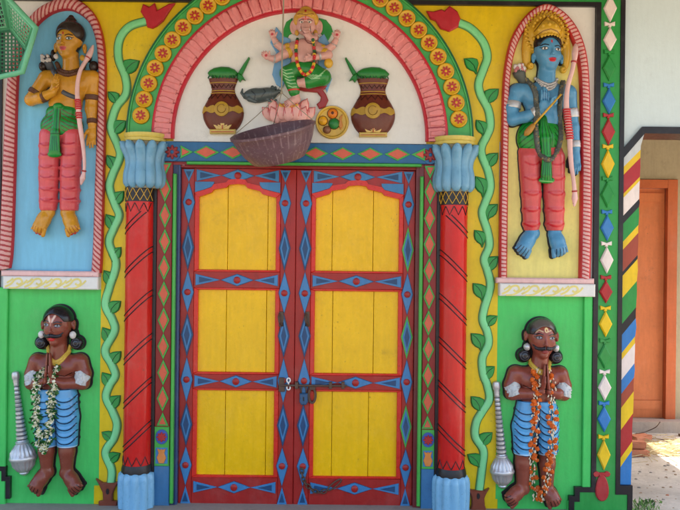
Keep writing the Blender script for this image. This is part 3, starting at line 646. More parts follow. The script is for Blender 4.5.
# ------------------------------------------------------------------ climbing vines
VLINE = paint('vine_outline', (70, 120, 60), rough=.4)
def vine(label, path, leaves, flower, pot):
    v = thing('vine_relief', label, 'vine', (*straight(*path[0]), 0), group='vines beside the door')
    P = np.array([straight(*p) for p in catmull(path, 8)])
    mk('stem', [ribbon(P, 3.6, 1., [(-1, 0), (-.96, 1.7), (-.8, 2.6), (-.4, 3.), (0, 3.1), (.4, 3.), (.8, 2.6), (.96, 1.7), (1, 0)]), ribbon(P, 4.5, 1., pr(FLAT, .7), 1)], [LIGHTGREEN, VLINE], v, smooth=50)
    for (bx, by), (tx, ty) in leaves:
        b = np.array((bx, by), float); t = np.array((tx, ty), float); t = b+(t-b)*.92; L = np.linalg.norm(t-b); a = (t-b)/L; n_ = np.array([-a[1], a[0]])
        sd = 1 if (n_[1] < 0) else -1
        pr_ = [(0, .02), (.18, .10), (.35, .27), (.55, .34), (.75, .25), (.9, .11), (1, 0)]
        cv = lambda s: n_*L*.16*math.sin(s*math.pi)*sd
        lf = [b+a*L*s+n_*L*w+cv(s) for s, w in pr_]+[b+a*L*s-n_*L*w+cv(s) for s, w in pr_[::-1][1:]]
        vein = [(*straight(*(b+a*L*s+cv(s))), 3.5) for s in (.1, .4, .7, .92)]
        mk('leaf', [prism([straight(*q) for q in lf], 1., 3.4, ch=.8), prism([straight(*q) for q in inset(lf, -.5)], 1., 1.6, 1), tube(vein, .35, 5, 1)], [LEAFGREEN, paint('leaf_outline', (20, 78, 40), rough=.4)], v)
    mk('flower', [prism([straight(*q) for q in flower], 1., 5., ch=1.2)], paint('tulip_red', (178, 36, 46), rough=.38), v)
    o = mk('pot', [prism([straight(*q) for q in pot], 1., 6., ch=1.)], BROWN, v)
    cx, cy = np.mean(pot, axis=0); mk('pot_mark', [prism([straight(*q) for q in ellipse(cx, cy-2, 1.6, 3, 10)], 6, 6.5)], BLACK, o)
vine('green vine climbing from its pot on the yellow strip left of the door',
     [(111.4, 483), (112, 469), (106, 452), (114.5, 437.5), (117.5, 424), (113, 411), (106.6, 397), (110, 385), (115.8, 375), (112, 364), (105.6, 350), (115, 331), (113, 320), (106, 305), (110, 287), (116.5, 264), (109.6, 243), (114, 229), (119.6, 216), (115.7, 205), (110, 188), (113, 175), (120.4, 157), (118.5, 146), (112, 131), (112, 122), (117, 107), (126.5, 94), (126, 78), (119, 59), (120, 40), (130, 27), (147, 21.5)],
     [((117, 106), (108, 91)), ((124.5, 77), (141, 60)), ((114, 137), (128, 120)), ((114, 173), (107, 154)), ((115.5, 208), (125, 190)), ((113, 233), (106, 213)), ((113.5, 264), (122, 246)), ((111, 289), (104, 269)), ((110.5, 316), (122, 300)), ((109, 346), (102.6, 326)), ((112.5, 367), (122, 350)), ((109.5, 390), (102.2, 371)), ((111, 412), (121.5, 394)), ((113, 443), (101.5, 431)), ((109, 465), (121.5, 452))],
     [(141.5, 12.7), (144, 5), (150, 8), (155.6, 4), (158, 11.5), (169.6, 5), (176, 4), (169, 14), (164, 22), (158, 27), (153, 29.5), (148, 28), (146, 20)],
     [(97, 477.5), (104, 481.6), (116, 481.6), (121.8, 478.4), (116, 487), (114, 493), (114, 499.4), (118.4, 500), (118.4, 505.4), (100, 505.4), (100, 500), (104.5, 499.2), (104, 491), (101, 484.5)])
vine('green vine climbing from its pot on the yellow strip right of the door',
     [(479, 490), (482, 466), (483, 450), (475, 436), (476, 422), (482, 411), (489, 399), (487, 385), (483, 374), (482, 358), (488, 344), (487, 332), (482.4, 320), (484, 308), (490, 286), (487, 270), (484, 259), (489, 246), (487.4, 232), (482, 214), (485, 203), (490, 188), (488, 172), (481.4, 155), (481.6, 146), (486, 137), (490, 126), (488, 110), (480.4, 95), (478.4, 84), (483, 70), (487, 57), (482.6, 42), (470.6, 29), (458, 23)],
     [((476, 74), (463, 58)), ((483, 137), (475.4, 119)), ((487, 106), (499, 88)), ((487.6, 170), (498.4, 152)), ((482.6, 197), (474.6, 175)), ((487, 221), (498, 203)), ((482, 247), (473.6, 229)), ((487, 274), (498.4, 255)), ((482, 301), (472, 282)), ((486.6, 328), (497.6, 315)), ((481, 351), (470, 332)), ((482.6, 383), (495, 365)), ((480, 413), (470, 395)), ((481.6, 448), (492.6, 431)), ((479.6, 468), (466.4, 453))],
     [(426, 12), (433, 12.6), (441, 10.4), (444, 12), (449, 7), (457, 12.5), (460, 20), (457.6, 28), (449, 32.6), (440, 29.6), (435, 22), (430, 20)],
     [(467, 487.5), (472, 488.8), (483, 489.4), (488.5, 487), (485, 493), (483.5, 497), (484, 504), (486, 510), (469, 510), (471, 503), (470.6, 496), (468.6, 491)])
# ------------------------------------------------------------------ painted relief figures
SKINP = vcpaint('figure_paint', rough=.28); HAIRB = paint('hair_black', (34, 32, 38), dirt=.1, rough=.36, bump=.35)
GREENC = (.012, .24, .035); REDC = (.62, .045, .05)
def lc(r, g, b): return np.array(lin(r, g, b))
def sculpt(name, g, base, parent, k, paintf=None, mat=None, label=None):
    V, F = g.skin(); C = np.tile(np.array(base, float), (len(V), 1))
    if paintf: paintf(C, V)
    # winding check by signed volume
    W = world(V[:, :3], True, k); a = np.array(F[:2000:7])
    o = mk(name, [(V, F, 0)], mat or SKINP, parent, raw=True, k=k, smooth=True, cols=C, fix=True)
    return o
def head(g, c, rx, ry, eyes, nose, mouth, chin, ears, d=8., look=0.):
    cx, cy = c; e1, e2 = eyes
    g.ell((cx, cy-.12*ry, d), (rx, ry*.86, rx*.95), 1)
    g.ell((mouth[0]*.5+cx*.5, cy+.34*ry, d+rx*.12), (rx*.8, ry*.66, rx*.78), 3)
    g.ell((chin[0], chin[1]-ry*.12, d+rx*.55), (rx*.3, ry*.17, rx*.25), 2.5)
    for ex, ey in eyes:
        g.ell((ex*.9+cx*.1+(1 if ex > nose[0] else -.2)*rx*.1, ey+ry*.28, d+rx*.56), (rx*.26, ry*.2, rx*.22), 2.5)       # cheek
    fz = d+rx*.9
    for ex, ey in eyes: g.ell((ex, ey, fz+1.2), (rx*.27, ry*.11, 2.2), 1.2, sub=True)
    g.cone((nose[0], e1[1]-.5, fz-.2), (nose[0], nose[1]-.6, fz+2.2), .9, 1.35, 1.2)
    g.ell((nose[0], nose[1], fz+2.2), (1.5, 1.2, 1.3), .7)
    for s in (-1, 1): g.ell((nose[0]+s*1.6, nose[1]+.4, fz+1.1), (1.05, .9, 1.), .6)
    for ex, ey in eyes:
        q = g.front(ex, ey) or fz
        g.ell((ex, ey, q-.55), (rx*.2, ry*.068, 1.25), .35)
        xa, xb = max(ex-rx*.24, cx-rx*.5), min(ex+rx*.24, cx+rx*.5)
        if xb-xa > 2: g.cone((xa, ey-ry*.14, fz-.8), (xb, ey-ry*.16, fz-.8), .7, .7, 1.4)
    q = g.front(*mouth) or fz
    g.ell((mouth[0], mouth[1]-.75, q-.1), (rx*.27, .95, 1.2), .5); g.ell((mouth[0], mouth[1]+.9, q-.1), (rx*.22, 1.05, 1.3), .5)
    for i, (ex, ey) in enumerate(ears):
        s = -1 if i == 0 else 1
        g.ell((ex, ey, d-1), (2.2, 4.4, 2.8), 1.2); g.ell((ex+s*.3, ey+3.6, d-.6), (1.5, 2., 1.7), .8); g.ell((ex+s*.3, ey-.3, d+1.8), (1., 2.6, 1.1), .4, sub=True)
def face_paint(C, V, eyes, nose, mouth, rx, lip, white=(.75, .73, .68), brow=(.012, .01, .012), dmin=6., iris=(.05, .03, .02), lw=1., skin=None):
    for ex, ey in eyes:
        w = rx*.2
        if skin is not None: pass
        blob(C, V, (ex, ey), w+.5, 1.75, brow, dmin); blob(C, V, (ex, ey+.1), w, 1.15, white, dmin)
        blob(C, V, (ex, ey), .95, 1.1, iris, dmin, .2); blob(C, V, (ex, ey), .5, .6, (.01, .01, .01), dmin, .2)
        sg = 1 if ex > nose[0] else -1
        stroke(C, V, [(ex-sg*rx*.26, ey-2.8), (ex, ey-3.9), (ex+sg*rx*.3, ey-2.9)], .55*lw, brow, dmin)
        stroke(C, V, [(ex+sg*w*.8, ey-.2), (ex+sg*(w+1.6), ey-.9)], .4, brow, dmin)
    blob(C, V, (mouth[0], mouth[1]-.6), rx*.29, 1.15, lip, dmin); blob(C, V, (mouth[0], mouth[1]+.9), rx*.24, 1.3, lip, dmin)
    stroke(C, V, [(mouth[0]-rx*.28, mouth[1]+.05), (mouth[0], mouth[1]+.25), (mouth[0]+rx*.28, mouth[1]+.05)], .22, np.array(lip)*.3, dmin)
def foot(g, an, toe, r, d0=5., d1=10.):
    a = np.array((*an, d0)); t = np.array((*toe, d1)); u = (t-a)[:2]; L = np.linalg.norm(u); u /= L; n = np.array([-u[1], u[0]])
    g.cone(a, a*.55+t*.45, r*.82, r*.98, 2.5); g.cone(a*.6+t*.4, a*.18+t*.82, r*.98, r*1.02, 2.); g.ell((a[0]-u[0]*r*.4, a[1]+1.5, d0), (r*.8, r*.8, r*.8), 2)
    out = 1 if toe[0] > an[0] else -1
    toes = []
    for i, w in enumerate((-1., -.48, .02, .5, .92)):
        w2 = w*out; big = (w < -.9)            # great toe on the inner side
        s = n if n[0]*out > 0 else -n
        b = t[:2]-u*r*.45+s*w*r*.82; e = t[:2]+u*(r*.42 if not big else r*.5)-u*abs(w-.0)*r*(.34 if w > 0 else .16)+s*w*r*.95
        rr = r*(.30 if big else .235-.02*i)
        g.cone((*b, d1+.6), (*e, d1+.2), rr*1.1, rr, .35); toes.append((b, e))
    return toes
def toe_paint(C, V, toes, col, w=.38):
    for (b0, e0), (b1, e1) in zip(toes[:-1], toes[1:]):
        stroke(C, V, [(b0*.7+b1*.3+e0*0-(e0-b0)*.1)*.5+(b1*.7+b0*.3)*.5*1., (e0+e1)/2+(e0-b0)*.12], w, col, 3)
def prayer(g, wx, wy, tipy, d, fr=1.05, lean=0., gap=1.9):
    """two palms pressed together; fingers stacked towards the wall, thumbs in front"""
    for s in (-1, 1):
        x = wx+s*gap; L = wy-tipy
        g.cone((wx+s*gap*1.5, wy, d), (x, wy-L*.42, d+.3), 2.4, 2., 1.2, flat=1.9)
        for i, (dz, f) in enumerate(((2.9, .93), (1., 1.), (-.9, .95), (-2.7, .80))):
            b = (x, wy-L*.38, d+dz); m = (x-s*.25+lean*.4, wy-L*(.38+.34*f), d+dz*.92); t = (x-s*.75+lean, wy-L*(.38+.62*f), d+dz*.8)
            g.chain([b, m, t], [fr*1.12, fr, fr*.8], .35)
        g.chain([(wx+s*gap*1.2, wy-L*.16, d+3.4), (wx+s*1.5, wy-L*.36, d+4.8), (wx+s*1.2, wy-L*.56, d+4.6)], [1.35, 1.15, .85], .5)
def ringed(p0, p1, r, w, n=22, m=0, bulge=.9):
    p0 = np.array(p0, float); p1 = np.array(p1, float); u = (p1-p0)/np.linalg.norm(p1-p0)
    return lathe(p0-u*w/2, p0+u*w/2, [(0, r*.9), (.0, r+.3), (.12, r+bulge), (.3, r+bulge*.7), (.5, r+bulge*1.2), (.7, r+bulge*.7), (.88, r+bulge), (1, r+.3), (1, r*.9)], n, m)
def surf(gs, x, y, off=.0):
    q = [g.front(x, y) for g in gs]; q = [a for a in q if a is not None]; return (max(q) if q else 4.)+off

BLK2 = paint('outline_black', (34, 30, 30), rough=.5)
def outline(parent, k, gs, d0, d1, w):
    g0 = gs[0]; M = np.full(g0.n[:2], 50., np.float32)
    for q in gs:
        m = q.F.min(axis=2); i = int(round((q.o[0]-g0.o[0])/g0.h)); j = int(round((q.o[1]-g0.o[1])/g0.h))
        a0, b0 = max(i, 0), max(j, 0); a1, b1 = min(i+m.shape[0], M.shape[0]), min(j+m.shape[1], M.shape[1]); M[a0:a1, b0:b1] = np.minimum(M[a0:a1, b0:b1], m[a0-i:a1-i, b0-j:b1-j])
    o = Clay(g0.o[0], g0.o[0]+g0.h*(g0.n[0]-1), g0.o[1], g0.o[1]+g0.h*(g0.n[1]-1), d0-2, d1+1.5, .5)
    n0, n1 = min(o.n[0], M.shape[0]), min(o.n[1], M.shape[1]); o.F[:n0, :n1] = (M[:n0, :n1]-w)[:, :, None]; o.cut(2, d1, '<'); o.cut(2, d0-1, '>')
    V, F = o.skin(); return mk('painted_outline', [(V, F, 0)], BLK2, parent, raw=True, k=k, smooth=False)
# ---------------- upper left: yellow archer
A = thing('statue', 'yellow-skinned relief statue in green waistcloth and pink trousers, holding a pale bow', 'statue', (58, 236, 0), raw=True, k=kf(6), group='relief statues on the front'); kA = kf(6)
g = Clay(24, 104, 14, 246, -1.5, 28, .5)
g.ell((70.5, 85, 4), (20, 17, 10), 2); g.ell((65, 103, 4), (17, 14, 9.5), 4); g.ell((61, 124, 4), (18, 14, 9), 4)
g.ell((61, 84, 10), (9, 7, 4.4), 3); g.ell((80, 84, 10), (9, 7, 4.4), 3)
g.cone((70.8, 54, 6), (71, 72, 5), 7.6, 8.4, 3)
g.cone((47, 78, 4), (92, 78, 4), 8.2, 8.2, 3)
g.chain([(45, 78.5, 4), (31.5, 100, 7), (43, 99, 12), (56, 94.5, 16)], [7.4, 6.0, 5.4, 3.9], 2)
g.chain([(93, 79, 3.5), (92, 97, 4), (91, 109, 5), (92.5, 124, 7)], [7.4, 6.8, 6., 4.3], 2)
for a, b, r1, r2 in (((50, 135, 4), (48, 208, 5), 9, 6), ((71, 135, 4), (69, 209, 5), 9, 6)): g.cone(a, b, r1, r2, 2)
head(g, (70.6, 42), 12.6, 17.5, [(62.2, 41.2), (73, 41.6)], (67, 47), (67, 51), (67.6, 58.5), [(56.4, 47.5), (85, 48.5)])
# raised hand before the chest, hand at the side
g.cone((55, 94.5, 16), (59, 89.5, 17), 3.6, 4.2, 1.5, flat=.7)
for i, (bx, by, tx, ty) in enumerate([(56.4, 87.5, 57.4, 79.6), (58.4, 86.4, 59.6, 77.2), (60.4, 86.8, 61.6, 78.4), (62, 88.4, 63.2, 81.4)]):
    g.chain([(bx, by, 17.4), ((bx+tx)/2-.2, (by+ty)/2, 18.4), (tx, ty, 18.)], [1.35, 1.2, .9], .35)
g.chain([(57, 92, 19), (60.6, 90, 20.4), (63.4, 87, 20)], [1.5, 1.3, 1.], .5)
g.cone((92.6, 126, 7), (92.4, 135, 8), 4., 4.6, 1.5, flat=.7)
for i, (bx, tx, ty) in enumerate([(89.4, 88.2, 145.5), (91.6, 90.8, 148), (93.8, 93.6, 147.4), (95.6, 96, 144.6)]):
    g.chain([(bx, 137, 8.6), ((bx+tx)/2, (137+ty)/2, 10.2), (tx, ty, 9.)], [1.4, 1.25, 1.], .35)
g.chain([(89, 131, 9.6), (86.8, 135.5, 12), (86, 140, 12.4)], [1.5, 1.3, 1.], .5)
toesA = foot(g, (48, 211), (39.4, 230.4), 7.) + foot(g, (67, 211.6), (75, 230.6), 7.)
skinA = lc(200, 142, 40)
def pA(C, V):
    face_paint(C, V, [(62.2, 41.2), (73, 41.6)], (67, 47), (67, 51), 12.6, lc(214, 92, 96), iris=(.04, .08, .03))
    stroke(C, V, [(83, 46), (80, 51), (78.6, 52.6), (80.4, 49.5)], .7, (.02, .02, .02), 5); blob(C, V, (67.4, 36.4), .8, 1.4, lc(190, 40, 40), 6)
    blob(C, V, (57.2, 86.4), .1, .1, skinA); blob(C, V, (60.5, 90.5), .8, .8, lc(176, 96, 30), 6); blob(C, V, (80.5, 88), 1., 1., lc(150, 84, 30), 6)
    toe_paint(C, V, toesA[:5], lc(150, 70, 30), .3); toe_paint(C, V, toesA[5:], lc(150, 70, 30), .3)
    stroke(C, V, [(36.5, 233), (42, 234.6)], .8, lc(190, 60, 40), 3); stroke(C, V, [(73, 235), (79, 232.6)], .8, lc(190, 60, 40), 3)
sculpt('body', g, skinA, A, kA, pA); gA = g
h = Clay(36, 100, 12, 78, -1.5, 26, .5)
h.ell((71.2, 34.5, 7), (14.6, 13.6, 13.4), 1.5); h.ell((71.6, 22.6, 7), (5.8, 5.4, 6), 2); h.ell((71.6, 17.6, 7), (2.6, 2.4, 3), 1.5)
h.ell((68, 46, 17), (11.8, 13.4, 12), .8, sub=True)
h.ell((42.5, 66, 4), (4.2, 5, 5), 1.5); h.ell((52.6, 55, 4), (2.6, 6, 4), 1.5); h.ell((93.2, 66, 4), (4.6, 5.6, 5), 1.5); h.ell((88, 57, 3), (3, 5, 4), 1.5)
sculpt('hair', h, lin(44, 34, 30), A, kA)
t = Clay(34, 90, 104, 218, -1.5, 26, .5)
t.ell((61.2, 130, 4), (20.6, 15, 10.6), 2); t.chain([(49.6, 136, 4.4), (48.6, 175, 5), (48, 206, 5)], [10.6, 9.9, 8.8], 1.2); t.chain([(72, 136, 4.4), (70, 175, 5), (69, 207, 5)], [11., 10., 9.2], 1.2)
for y in (146, 157, 168, 179, 190, 201):
    for x, r in ((49.2, 10.4), (70.6, 10.6)): t.ell((x, y, 5), (r-(y-140)*.014, 2.6, r*.99-(y-140)*.014), 2.2)
t.cut(1, 210.6, '<')
pinkT = lc(206, 82, 86)
def pT(C, V):
    for y in (144, 155, 166, 177, 188, 199):
        for x0, x1 in ((41.5, 56.5), (63, 79)):
            o = random.uniform(-1, 1); m = (x0+x1)/2
            stroke(C, V, [(x0+1.5, y+o), (m-2, y+2.+o), (m+3, y+1.6+o), (x1-2.4, y+.2+o)], .75, lc(176, 40, 52), 5, soft=.9)
sculpt('trousers', t, pinkT, A, kA, pT)
q = Clay(34, 92, 102, 164, -1.5, 30, .5)
q.ell((63, 112, 4), (17.5, 9, 11.2), 3); q.ell((61.4, 126, 4.4), (21.4, 16, 12), 3); q.cut(1, 136.6, '<')
q.chain([(60.5, 109, 15), (58.6, 134, 16.4), (58, 152, 16.4)], [3.4, 4.4, 5.6], 1.5, flat=.55); q.ell((61, 107.5, 14), (5, 3.4, 4), 1.5); q.ell((57.8, 155.5, 15.6), (7, 3.2, 3), 1.2)
def pG(C, V):
    dk = lc(92, 50, 30)
    for i in range(6):
        y = 112+i*4
        stroke(C, V, [(57, y-1), (50, y+2.5), (43, y+6.5)], .42, dk, 5); stroke(C, V, [(65, y-1), (71, y+2.5), (79, y+5)], .42, dk, 5)
    stroke(C, V, [(61, 110), (60.4, 134)], .5, lc(12, 70, 24), 5); stroke(C, V, [(63.6, 111), (63, 134)], .4, dk, 5)
    for dx in (-3, -1, 1.4, 3.6): stroke(C, V, [(58.4+dx*.6, 138), (57.8+dx, 152)], .36, lc(14, 74, 30), 12)
    stroke(C, V, [(53, 135.4), (66, 135.4)], .6, lc(14, 80, 30), 8)
gw = q; sculpt('waistcloth', q, lc(28, 132, 52), A, kA, pG)
STRAP = paint('strap_slate', (78, 84, 92), rough=.45); BEADC = paint('bead_umber', (94, 58, 38), rough=.5, bump=.5); WHITEP = paint('relief_white', (214, 206, 200), dirt=.25, rough=.4)
def draped(gs, pts, off, n=6):
    P = catmull(pts, n); return [(x, y, surf(gs, x, y, off)) for x, y in P]
def smooth_d(P, n=3):
    P = np.array(P, float)
    for _ in range(n): P[1:-1, 2] = np.maximum(P[1:-1, 2]*.6+(P[:-2, 2]+P[2:, 2])*.2, P[1:-1, 2]-.3)
    return P
nk = []
for ro, rr in ((0, 1.9), (2.6, 2.2)):
    for i, (x, y) in enumerate(catmull([(57-ro*.3, 63), (60, 69.6+ro), (67, 73.4+ro), (74, 73.4+ro), (80.6, 69.6+ro), (84+ro*.3, 63)], 5)): nk.append(ball((x, y, surf([gA], x, y, .3)), rr*random.uniform(.85, 1.1), 0, 8, .08))
mk('necklace', nk, BEADC, A, raw=True, k=kA, smooth=True)
mk('strap', [tube(smooth_d(draped([gA], [(50, 64), (54, 71.5), (58, 76)], .2)), 2.4, 8), tube(smooth_d(draped([gA], [(64.8, 93), (71, 96.4), (79, 99)], .1)), 2.4, 8)], STRAP, A, raw=True, k=kA, smooth=True)
for p0, p1, r, w in (((35.6, 92.6, 6.5), (30, 102, 7.5), 6.3, 5), ((46, 98.4, 13), (56, 94.6, 16), 4.5, 5), ((92, 97.8, 4.4), (91.6, 106, 4.6), 6.8, 5.5), ((92.4, 121.6, 6.6), (92.6, 127, 7.4), 4.6, 5.)):
    mk('armlet' if r > 5 else 'bracelet', [ringed(p0, p1, r, w)], BEADC, A, raw=True, k=kA, smooth=50)
qv = mk('quiver', [lathe((51, 70, 3), (44.6, 56.6, 5), [(0, 3.6), (.55, 4.4), (.75, 5.6), (1, 5)], 14, 0)], STRAP, A, raw=True, k=kA, smooth=True)
mk('fletching', [ball((46.6+random.uniform(-4, 4), 58.6+random.uniform(-3, 3), 8+random.uniform(-1, 1)), 2.1, 0, 7, .2) for _ in range(14)], WHITEP, qv, raw=True, k=kA, smooth=True)
mk('earring', [ball((57.4, 57.4, 10), (2.4, 2.8, 2), 0, 9, .1)], WHITEP, A, raw=True, k=kA, smooth=True); mk('earring', [ball((83.2, 58.6, 9), (2.6, 2.9, 2), 0, 9, .1)], GOLD, A, raw=True, k=kA, smooth=True)
def longbow(label, pts, rs, d, grips, k, rib, tip):
    o = thing('bow', label, 'bow', (*pts[-1], d), raw=True, k=k)
    P = catmull([(x, y, d+dz) for (x, y), dz in zip(pts, np.interp(np.linspace(0, 1, len(pts)), [0, .3, 1], [-2, 3, -5]))], 6)
    L = np.linspace(0, 1, len(P)); mk('stave', [tube(P, np.interp(L, np.linspace(0, 1, len(rs)), rs), 10)], PINKWHITE, o, raw=True, k=k, smooth=True)
    gp = []
    for y in np.arange(grips[0], grips[1], 2.5):
        i = int(np.argmin(abs(P[:, 1]-y))); gp.append(ringed(P[i], P[i]+np.array([.02, 1, 0]), rib, 1.7, 14, 0 if int(y*2) % 2 == 0 else 0, .7))
    mk('grip', gp, paint('grip_red', (198, 62, 66), rough=.36), o, raw=True, k=k, smooth=50)
    for (x, y, r) in tip:
        i = int(np.argmin(np.hypot(P[:, 0]-x, P[:, 1]-y))); mk('joint', [ringed(P[i], P[min(i+1, len(P)-1)], r, 1.5, 14, 0, .5)], paint('joint_red', (176, 70, 70), rough=.4), o, raw=True, k=k, smooth=50)
    return o
longbow('pale pink bow with a red grip held by the yellow-skinned statue', [(96.6, 48), (95.4, 53), (93.4, 58.6), (89.5, 66), (85.6, 74), (83, 84), (82, 95), (82.6, 107), (83.4, 120), (85, 134), (86.8, 148), (87.8, 163), (87.2, 172), (85.6, 179), (83.6, 185.6)],
        [.6, 2.3, 3., 2.0, 1.9, 2.1, 2.3, 2.5, 2.5, 2.4, 2.0, 1.7, 1.5, 2.9, .6], 19.5, (102, 122), kA, 2.6, [(92, 61.5, 2.3), (87.2, 172, 1.9)])

# ---------------- upper right: blue archer with a gold crown
B = thing('statue', 'blue-skinned relief statue with tall gold crown, green waistcloth and pink trousers', 'statue', (541, 258, 0), raw=True, k=kf(6), group='relief statues on the front'); kB = kf(6)
g = Clay(504, 584, 28, 264, -1.5, 28, .5)
g.ell((544.5, 99, 4), (22, 17, 10.4), 2); g.ell((542, 118, 4), (18, 16, 9.8), 4); g.ell((540, 140, 4), (20, 14, 9), 4)
g.ell((534, 97, 10), (9, 7.5, 4.4), 3); g.ell((555, 97, 10), (9, 7.5, 4.4), 3)
g.cone((547, 68, 6), (546, 84, 5), 8.4, 9.6, 3); g.cone((518, 91.5, 4), (568, 92.5, 4), 8.6, 8.6, 3)
g.chain([(517, 92, 4), (511.5, 108, 5), (512.6, 119.6, 7), (524, 118, 12), (537, 111.6, 16)], [8., 7.2, 6.4, 5.6, 4.2], 2)
g.chain([(569.4, 94, 3.6), (571, 112, 4), (573, 128, 5), (575, 148, 7)], [7.8, 7., 6.4, 4.8], 2)
g.cone((530, 155, 4), (531.5, 228, 5), 9, 6, 2); g.cone((554, 155, 4), (555, 228, 5), 9, 6, 2)
eB = [(541.6, 51.4), (555, 52.4)]
head(g, (546.8, 52.4), 13.4, 19.4, eB, (548.8, 57.4), (549.2, 62.4), (548.6, 70.6), [(533.2, 58), (561, 59)])
g.cone((538, 110.6, 16.4), (541.4, 105, 17.6), 3.8, 4.4, 1.5, flat=.7)
for bx, by, tx, ty in [(538.8, 102, 538.6, 92.6), (541, 101, 541, 88.8), (543.2, 101.4, 543.4, 90.2), (545.2, 103.4, 545.6, 94.8)]:
    g.chain([(bx, by, 17.6), ((bx+tx)/2, (by+ty)/2, 18.8), (tx, ty, 18.2)], [1.45, 1.3, 1.], .35)
g.cone((544, 109.6, 18), (549.6, 104.6, 20), 3.2, 3.3, 1.4, flat=.8)
for i, (tx, ty) in enumerate([(552.4, 99.6), (553.8, 101.6), (553.4, 104), (552, 106)]):
    g.chain([(549.4, 102.4+i*1.5, 20.4), (552.4, ty-.4, 21.6), (tx-1.4, ty+1.6, 22.6)], [1.3, 1.15, .95], .35)
g.chain([(547, 106, 21), (548.4, 101.4, 22.6), (550.6, 99.6, 22.4)], [1.4, 1.2, .95], .5)
g.cone((575, 150, 7), (575.2, 160.6, 8), 4.3, 4.8, 1.5, flat=.7)
for bx, tx, ty in [(571.8, 570.6, 171.4), (574.2, 573.6, 174.6), (576.4, 576.4, 174), (578.4, 578.8, 170.6)]:
    g.chain([(bx, 163, 8.6), ((bx+tx)/2, (163+ty)/2, 10.2), (tx, ty, 9.)], [1.45, 1.3, 1.], .35)
g.chain([(571.2, 156, 9.6), (569, 161, 12), (568.6, 166, 12.4)], [1.5, 1.3, 1.], .5)
toesB = foot(g, (532.4, 232), (521, 250.6), 7.6) + foot(g, (555, 233), (559.4, 252), 7.6)
skinB = lc(82, 144, 182); dkb = lc(20, 44, 70)
def pB(C, V):
    face_paint(C, V, eB, (548.8, 57.4), (549.2, 62.4), 13.4, lc(204, 30, 44), lw=1.1)
    toe_paint(C, V, toesB[:5], dkb, .42); toe_paint(C, V, toesB[5:], dkb, .42)
    blob(C, V, (548.4, 44.6), .8, 1.8, lc(190, 40, 40), 6)
    for a, b in zip((538.8, 541, 543.2), (541, 543.2, 545.2)): stroke(C, V, [((a+b)/2, 103), ((a+b)/2, 93)], .3, lc(36, 84, 130), 14)
sculpt('body', g, skinB, B, kB, pB); gB = g
h = Clay(526, 568, 30, 72, -1.5, 26, .5); h.ell((546.8, 45, 8), (14, 13, 13.2), 1.5); h.ell((547.6, 58, 18), (12.4, 17, 14), .8, sub=True); h.cut(1, 60, '<')
sculpt('hair', h, lin(24, 24, 30), B, kB)
h = Clay(514, 580, 6, 84, -1.5, 28, .5)
h.ell((546, 34, 5), (22, 24, 5), 2); h.ell((527, 50, 4), (5, 20, 4.4), 2); h.ell((566, 50, 4), (4.8, 20, 4.4), 2)
h.ell((546.4, 32, 8), (14.4, 11, 13), 2); h.cone((546.2, 28, 8), (546, 14.5, 7), 8, 1.6, 3)
for x in np.linspace(533, 560, 10): h.ell((x, 38-abs(x-546.5)*-.12, surf([h], x, 36)-.4), (1.6, 2.2, 1.8), .6)
for th in np.linspace(-2.4, 2.4, 25): h.ell((546+21*math.sin(th), 34-22.6*math.cos(th)*.96, 8.4), (1.7, 1.7, 1.6), .6)
for th in np.linspace(-1.3, 1.3, 11): h.ell((546+15*math.sin(th), 32-14*math.cos(th), 13), (1.6, 1.8, 1.8), .6)
for x, y in ((546, 22), (546, 28), (540, 29), (552, 29), (536, 32.6), (556.4, 32.6)): h.ell((x, y, surf([h], x, y)-.2), (1.7, 2., 1.5), .5)
h.ell((547.4, 62, 14), (13.6, 26, 12.5), 1.2, sub=True)
for x, y in ((530, 66.6), (562.4, 70.4)): h.ell((x, y, 8), (3.5, 3.6, 4), .8); h.ell((x, y, 12), (1.5, 1.6, 1.5), .4, sub=True)
def pC(C, V):
    br = lc(120, 78, 22)
    stroke(C, V, [(533, 33), (540, 24), (546, 18), (552, 24), (560, 33)], .5, br, 5); stroke(C, V, [(533.6, 38.4), (540, 34.6), (547, 33), (554, 34.8), (560, 38.8)], .5, br, 5)
    for th in np.linspace(-2.2, 2.2, 23): stroke(C, V, [(546+18.4*math.sin(th), 34-19.6*math.cos(th)), (546+20*math.sin(th+.05), 34-21.4*math.cos(th+.05))], .45, br, 3)
crownC = sculpt('crown', h, lc(204, 160, 46), B, kB, pC)
t = Clay(512, 570, 138, 236, -1.5, 26, .5)
t.ell((541, 152, 4), (22.4, 13, 10.6), 2); t.chain([(530, 158, 4.4), (531.5, 195, 5), (531.6, 226, 5)], [11.2, 9.8, 8.2], 1.2); t.chain([(553.6, 158, 4.4), (554.4, 195, 5), (555, 226, 5)], [11.6, 10.4, 9], 1.2); t.cut(1, 230.6, '<')
for y in (178, 194, 210, 224):
    for x, r in ((531.4, 10.2), (554.6, 10.8)): t.ell((x, y, 5), (r-(y-165)*.022, 3, r-(y-165)*.02), 2.4)
def pTB(C, V):
    for y in (164, 179, 194, 210, 225):
        for x0, x1 in ((523.6, 538.6), (547, 563)):
            m = (x0+x1)/2; stroke(C, V, [(x0, y-1.2), (x0+4, y+1.2), (m, y+1.9), (x1-4, y+1.2), (x1-.6, y-1.4)], .95, lc(190, 34, 44), 5, soft=.9)
    for x, s in ((521, .05), (541.4, -.03), (544.6, .03), (565, -.03)): stroke(C, V, [(x, 164), (x+s*60, 228)], .5, lc(70, 20, 26), -9, dmax=6)
sculpt('trousers', t, lc(204, 84, 84), B, kB, pTB)
q = Clay(512, 570, 108, 190, -1.5, 30, .5)
q.ell((540, 138, 4.2), (22.8, 22, 12), 3); q.cut(1, 157.8, '<'); q.cut(1, 116, '>')
